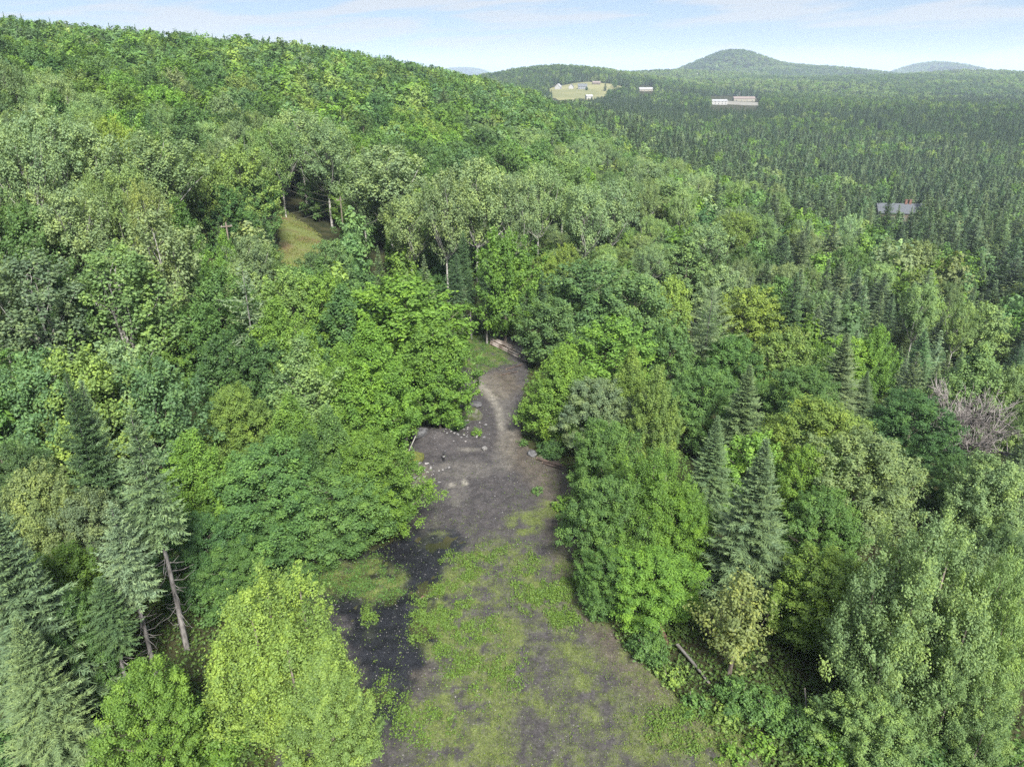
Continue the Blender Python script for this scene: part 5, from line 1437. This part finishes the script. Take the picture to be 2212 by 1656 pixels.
# fallen twigs and gravel stones
n = 2800; x, y, z = sample_cells((D_edge > 0.1) * (0.5 + 0.8 * brown + 0.6 * black), n)
bx_, by_, bz_ = sample_cells((D_edge > 0.1) * np.maximum(blob(905, 1035, 55, 28), 0.8 * blob(985, 925, 60, 50)), 150); x[:150], y[:150], z[:150] = bx_, by_, bz_
g = Geo(); rr_ = grg.uniform(0.018, 0.05, n) * np.where(grg.uniform(0, 1, n) > 0.97, 1.9, 1)
oct_ = np.array([(1, 0, 0), (0, 1, 0), (-1, 0, 0), (0, -1, 0), (0, 0, 0.75), (0, 0, -0.5)], float)
rr_[:150] = grg.uniform(0.06, 0.22, 150)
V = oct_[None] * rr_[:, None, None] * grg.uniform(0.7, 1.3, (n, 6, 1)); a_ = grg.uniform(0, 6.28, n)
V = np.stack([V[..., 0] * np.cos(a_)[:, None] - V[..., 1] * np.sin(a_)[:, None], V[..., 0] * np.sin(a_)[:, None] + V[..., 1] * np.cos(a_)[:, None], V[..., 2]], -1) + np.stack([x, y, z + 0.01], -1)[:, None]
F = np.array([(0, 1, 4), (1, 2, 4), (2, 3, 4), (3, 0, 4), (1, 0, 5), (2, 1, 5), (3, 2, 5), (0, 3, 5)])
g.add(V.reshape(-1, 3), f3=(F[None] + 6 * np.arange(n)[:, None, None]).reshape(-1, 3))
tag(link('stones', g.build('stones', [simple_mat('stone', (0.10, 0.10, 0.105), (0.22, 0.21, 0.205), 0.9, 0.85, detail=2, lo=0.42, hi=0.72)])), 'loose grey stones strewn over the gravel', None, None, 'stuff')
# undergrowth on the forest floor round the clearing
xs = np.r_[grg.uniform(-40, 46, 110000), grg.uniform(-36, 40, 110000)]; ys = np.r_[grg.uniform(22, 128, 110000), grg.uniform(20, 52, 110000)]
dd = np.where(inside(CLEAR, xs, ys), -1, 1) * seg_dist(CLEAR, xs, ys)
k = (dd > -0.6) & (dd < 20) & (grg.uniform(0, 1, len(xs)) < (0.25 + 0.75 * np.exp(-np.maximum(dd, 0) / 9)) * (0.55 + 0.6 * (fbm(xs, ys, 2.4) > -0.1)))
xs, ys, dd = xs[k], ys[k], dd[k]
zs = ground_z(xs, ys) + 0.12 * fbm(xs, ys, 6.0)
hmax = 0.25 + 0.55 * np.clip(fbm(xs, ys, 2.0) + 0.3, 0, 1)
carpet('undergrowth', 'low leafy undergrowth on the forest floor round the clearing', xs, ys, zs + grg.uniform(0, 1, len(xs)) * hmax, 0.14, (.075, .13, .034), 45, ht=0.1, stand=0.5)

# ------------------------------------------------------------------ buildings
def flat_mat(name, c, rough=0.7, var=0.12):
    return simple_mat(name, tuple(v * (1 - var) for v in c), tuple(v * (1 + var) for v in c), 1.2, rough)
WHITE, CREAM, GREYW = flat_mat('white_siding', (.26, .26, .255)), flat_mat('cream_siding', (.20, .19, .155)), flat_mat('grey_siding', (.16, .17, .18))
ROOF_L, ROOF_G, ROOF_B, ROOF_R, ROOF_W = flat_mat('lodge_shingle', (.055, .062, .072)), flat_mat('grey_shingle', (.08, .09, .10)), flat_mat('pale_blue_metal', (.17, .21, .26), 0.4), flat_mat('faded_red_roof', (.14, .115, .105)), flat_mat('white_metal_roof', (.24, .245, .25), 0.5)
GLASS_D = flat_mat('dark_window', (.03, .035, .04), 0.1); TRIM = flat_mat('white_trim', (.28, .28, .27)); BRICK = flat_mat('red_brick', (.12, .065, .05), 0.9, 0.25); BROWN_S = flat_mat('brown_siding', (.085, .07, .055))
def box(g, x0, x1, y0, y1, z0, z1):
    v = [(x, y, z) for z in (z0, z1) for y in (y0, y1) for x in (x0, x1)]
    g.add(v, f4=[(0, 2, 3, 1), (4, 5, 7, 6), (0, 1, 5, 4), (2, 6, 7, 3), (0, 4, 6, 2), (1, 3, 7, 5)])
def house(name, label, px_, py_, L, W, H, rise, rot, wall_m, roof_m, nwin=3, chimney=None, cat='house', dormers=0, sink=0.3, group=None):
    w = hit(px_, py_)
    e = empty(name, (w[0], w[1], w[2] - sink), R(rot)); tag(e, label, cat, group)
    g = Geo(); l, h = L / 2, W / 2
    v = [(-l, -h, 0), (l, -h, 0), (l, h, 0), (-l, h, 0), (-l, -h, H), (l, -h, H), (l, h, H), (-l, h, H), (-l, 0, H + rise), (l, 0, H + rise)]
    g.add(v, f4=[(0, 1, 5, 4), (2, 3, 7, 6), (1, 2, 6, 5), (3, 0, 4, 7)], f3=[(5, 6, 9), (7, 4, 8)])
    link('wall', g.build('house_wall', [wall_m]), e)
    g = Geo(); o = 0.45; t = 0.18; sl = rise / h
    for s in (-1, 1):
        a = [(-l - o, s * (h + o), H - sl * o + 0.03), (l + o, s * (h + o), H - sl * o + 0.03), (l + o, 0, H + rise + 0.03), (-l - o, 0, H + rise + 0.03)]
        b = [(p[0], p[1], p[2] + t) for p in a]
        g.add(a + b, f4=[(0, 1, 2, 3), (7, 6, 5, 4), (0, 4, 5, 1), (2, 6, 7, 3), (1, 5, 6, 2), (0, 3, 7, 4)])
    rf = link('roof', g.build('house_roof', [roof_m]), e)
    if chimney:
        for q, cx_ in enumerate(chimney):
            g = Geo(); box(g, cx_ - 0.55, cx_ + 0.55, -0.5, 0.5, H + rise * 0.6, H + rise + 1.9); box(g, cx_ - 0.65, cx_ + 0.65, -0.6, 0.6, H + rise + 1.9, H + rise + 2.05)
            link('chimney', g.build('house_chimney', [BRICK]), rf)
    for i in range(nwin):
        cx_ = -l + L * (i + 0.5) / nwin
        for lev in range(2 if H > 4.5 else 1):
            zb = 0.9 + 2.7 * lev
            g = Geo(); box(g, cx_ - 0.62, cx_ + 0.62, -h - 0.07, -h + 0.02, zb - 0.07, zb + 1.37); f = link('window', g.build('house_window', [TRIM]), e)
            g = Geo(); box(g, cx_ - 0.5, cx_ + 0.5, -h - 0.10, -h - 0.072, zb + 0.03, zb + 1.27); link('pane', g.build('window_pane', [GLASS_D]), f)
    g = Geo(); box(g, l + 0.003, l + 0.07, -0.5, 0.5, 0.0, 2.1); link('door', g.build('house_door', [BROWN_S]), e)
    g = Geo(); box(g, l + 0.003, l + 0.08, -0.6, 0.6, H * 0.75, H * 0.75 + 1.2); f = link('window', g.build('gable_window', [TRIM]), e)
    g = Geo(); box(g, l + 0.083, l + 0.1, -0.5, 0.5, H * 0.75 + 0.1, H * 0.75 + 1.1); link('pane', g.build('window_pane', [GLASS_D]), f)
    for i in range(dormers):
        cx_ = -l + L * (i + 0.5) / dormers
        g = Geo(); g.add([(cx_ - .9, -h * .75, H + rise * .25), (cx_ + .9, -h * .75, H + rise * .25), (cx_ + .9, -h * .75, H + rise * .7), (cx_ - .9, -h * .75, H + rise * .7), (cx_, -h * .75, H + rise), (cx_ - .9, 0, H + rise * .7), (cx_ + .9, 0, H + rise * .7), (cx_, 0, H + rise)],
              f4=[(0, 1, 2, 3), (3, 2, 6, 5)], f3=[(3, 2, 4), (0, 3, 5), (1, 6, 2)])
        d = link('dormer', g.build('house_dormer', [wall_m]), e)
        g = Geo(); g.add([(cx_ - 1.1, -h * .85, H + rise * .66), (cx_, -h * .85, H + rise * 1.03), (cx_ + 1.1, -h * .85, H + rise * .66), (cx_ - 1.1, 0, H + rise * .68), (cx_, 0.05, H + rise * 1.05), (cx_ + 1.1, 0, H + rise * .68)], f4=[(0, 1, 4, 3), (1, 2, 5, 4)]); link('dormer_roof', g.build('dormer_roof', [roof_m]), d)
    return e
house('lodge', 'long grey-shingled house with brick chimney deep in the spruce stand', 1942, 474, 23, 10, 4.2, 3.6, -8, BROWN_S, ROOF_L, 5, (1.5, 3.4), dormers=0)
house('house', 'house with pale blue metal roof at the top of the meadow strip', 580, 414, 9, 7, 2.8, 1.6, 35, GREYW, ROOF_B, 2)
house('farmhouse', 'white gabled house at the left edge of the far pasture', 1206, 193, 11, 9, 4.5, 4.5, 70, WHITE, ROOF_W, 2)
house('farmhouse', 'small white gabled house in the middle of the far pasture edge', 1234, 192, 10, 8, 4, 4, 80, WHITE, ROOF_G, 2)
house('farmhouse', 'grey farmhouse with dormers on the far pasture', 1258, 193, 15, 9, 5.2, 3.8, 0, GREYW, ROOF_G, 4, None, dormers=3)
house('barn', 'brown barn at the upper edge of the far pasture', 1288, 183, 14, 8, 3.5, 2.5, 0, BROWN_S, ROOF_R, 0, cat='barn')
house('shed', 'small white shed at the bottom of the far pasture', 1272, 214, 10, 7, 4.5, 2, 15, WHITE, ROOF_W, 2, cat='shed')
house('farmhouse', 'long low pale house in trees right of the far pasture', 1395, 197, 24, 8, 3.4, 2.5, 5, CREAM, ROOF_W, 4)
house('warehouse', 'long white building at the left of the pale yard', 1550, 226, 26, 12, 5.5, 1.8, 0, WHITE, ROOF_W, 5, cat='warehouse')
house('barn', 'long barn with faded red roof right of the pale yard', 1606, 219, 34, 12, 4.5, 3, -4, CREAM, ROOF_R, 4, cat='barn')
house('house', 'tall cream gabled house behind the long barn', 1592, 208, 12, 9, 6.5, 4.5, 80, CREAM, ROOF_G, 2)
house('house', 'pale house on the distant wooded ridge under the skyline', 1333, 151, 20, 12, 6, 4, 5, WHITE, ROOF_W, 3)
house('house', 'tiny white house on the flank of the distant mountain', 1506, 166, 16, 12, 5, 4, 5, WHITE, ROOF_W, 2)

# lone trees on the pasture
for (px_, py_, key, H, w_, tn, lab) in [(1307, 197, 'spM', 15, 9, 'S', 'lone dark spruce standing on the far pasture'), (1267, 196, 'mpM', 6, 6, 'D', 'small round tree in front of the dormered farmhouse'), (1328, 190, 'mpM', 12, 12, 'M', 'leafy tree at the right end of the far pasture')]:
    k = variant(key); p = hit(px_, py_); dep = float(project(*p)[2])
    r = 0.5 * w_ * dep / FPX
    e = empty(k[0], tuple(p), 1.0, (r / k[3], r / k[3], H / k[2])); tag(e, lab, k[1])
    o = link('crown', k[4], e); o.color = (*TINT[tn], 1); link('trunk', k[5], e)

# ------------------------------------------------------------------ utility poles and wires over the meadow
POLE = flat_mat('weathered_pole', (.16, .13, .11), 0.9, 0.2); WIRE = flat_mat('grey_wire', (.13, .13, .10), 0.6)
def pole(px_, py_, H, lab):
    w = hit(px_, py_); e = empty('utility_pole', tuple(w), 0.5); tag(e, lab, 'utility pole', 'utility poles by the meadow strip')
    g = Geo(); tube(g, [(0, 0, -0.3), (0, 0, H * 0.5), (0, 0, H)], np.array([0.16, 0.14, 0.11]), 8); link('shaft', g.build('pole_shaft', [POLE]), e)
    g = Geo(); box(g, -0.9, 0.9, -0.18, -0.075, H - 0.75, H - 0.6); link('crossarm', g.build('pole_crossarm', [POLE]), e)
    for s in (-0.75, 0.75):
        g = Geo(); tube(g, [(s, -0.13, H - 0.6), (s, -0.13, H - 0.48), (s, -0.13, H - 0.42)], np.array([0.05, 0.06, 0.02]), 6); link('insulator', g.build('pole_insulator', [TRIM]), e)
    return np.array([w[0], w[1], w[2] + H - 0.45])
T1 = pole(743, 512, 8.5, 'brown utility pole half hidden at the right edge of the meadow strip')
T2 = pole(606, 462, 8.0, 'brown utility pole at the upper left of the meadow strip')
T3 = pole(505, 590, 8.5, 'brown utility pole among the trees below the meadow strip')
def wire(a, b, sag, lab):
    t = np.linspace(0, 1, 13)[:, None]; p = a + (b - a) * t; p[:, 2] -= (4 * t * (1 - t))[:, 0] * sag
    g = Geo(); tube(g, p, np.full(13, 0.018), 5); tag(link('utility_wire', g.build('utility_wire', [WIRE], True)), lab, 'wire')
wire(T1, T2, 0.5, 'upper wire from the right pole to the upper left pole of the meadow')
wire(lift(T1, -1.1), lift(T2, -1.1), 0.7, 'lower wire from the right pole to the upper left pole of the meadow')
wire(T1, T3, 0.6, 'upper wire crossing the lower end of the meadow strip')
wire(lift(T1, -1.3), lift(T3, -1.3), 0.8, 'lower wire crossing the lower end of the meadow strip')

# ------------------------------------------------------------------ dark puddle under the bank
pm, N, L, out = new_mat('dark_water')
pp = N.new('ShaderNodeBsdfPrincipled'); pp.inputs['Base Color'].default_value = (0.012, 0.011, 0.007, 1); pp.inputs['Roughness'].default_value = 0.08; pp.inputs['Specular IOR Level'].default_value = 0.4
L.new(pp.outputs[0], out.inputs['Surface'])
PUD = P2W([(765, 1178), (795, 1160), (845, 1138), (872, 1128), (876, 1138), (850, 1156), (812, 1174), (785, 1186)])
g = Geo(); n = len(PUD); zc = float(np.mean(ground_z([p[0] for p in PUD], [p[1] for p in PUD]))) + 0.20
g.add([(p[0], p[1], zc) for p in PUD] + [(np.mean([p[0] for p in PUD]), np.mean([p[1] for p in PUD]), zc)], f3=[(n, k, (k + 1) % n) for k in range(n)])
tag(link('puddle', g.build('puddle', [pm])), kind='structure')
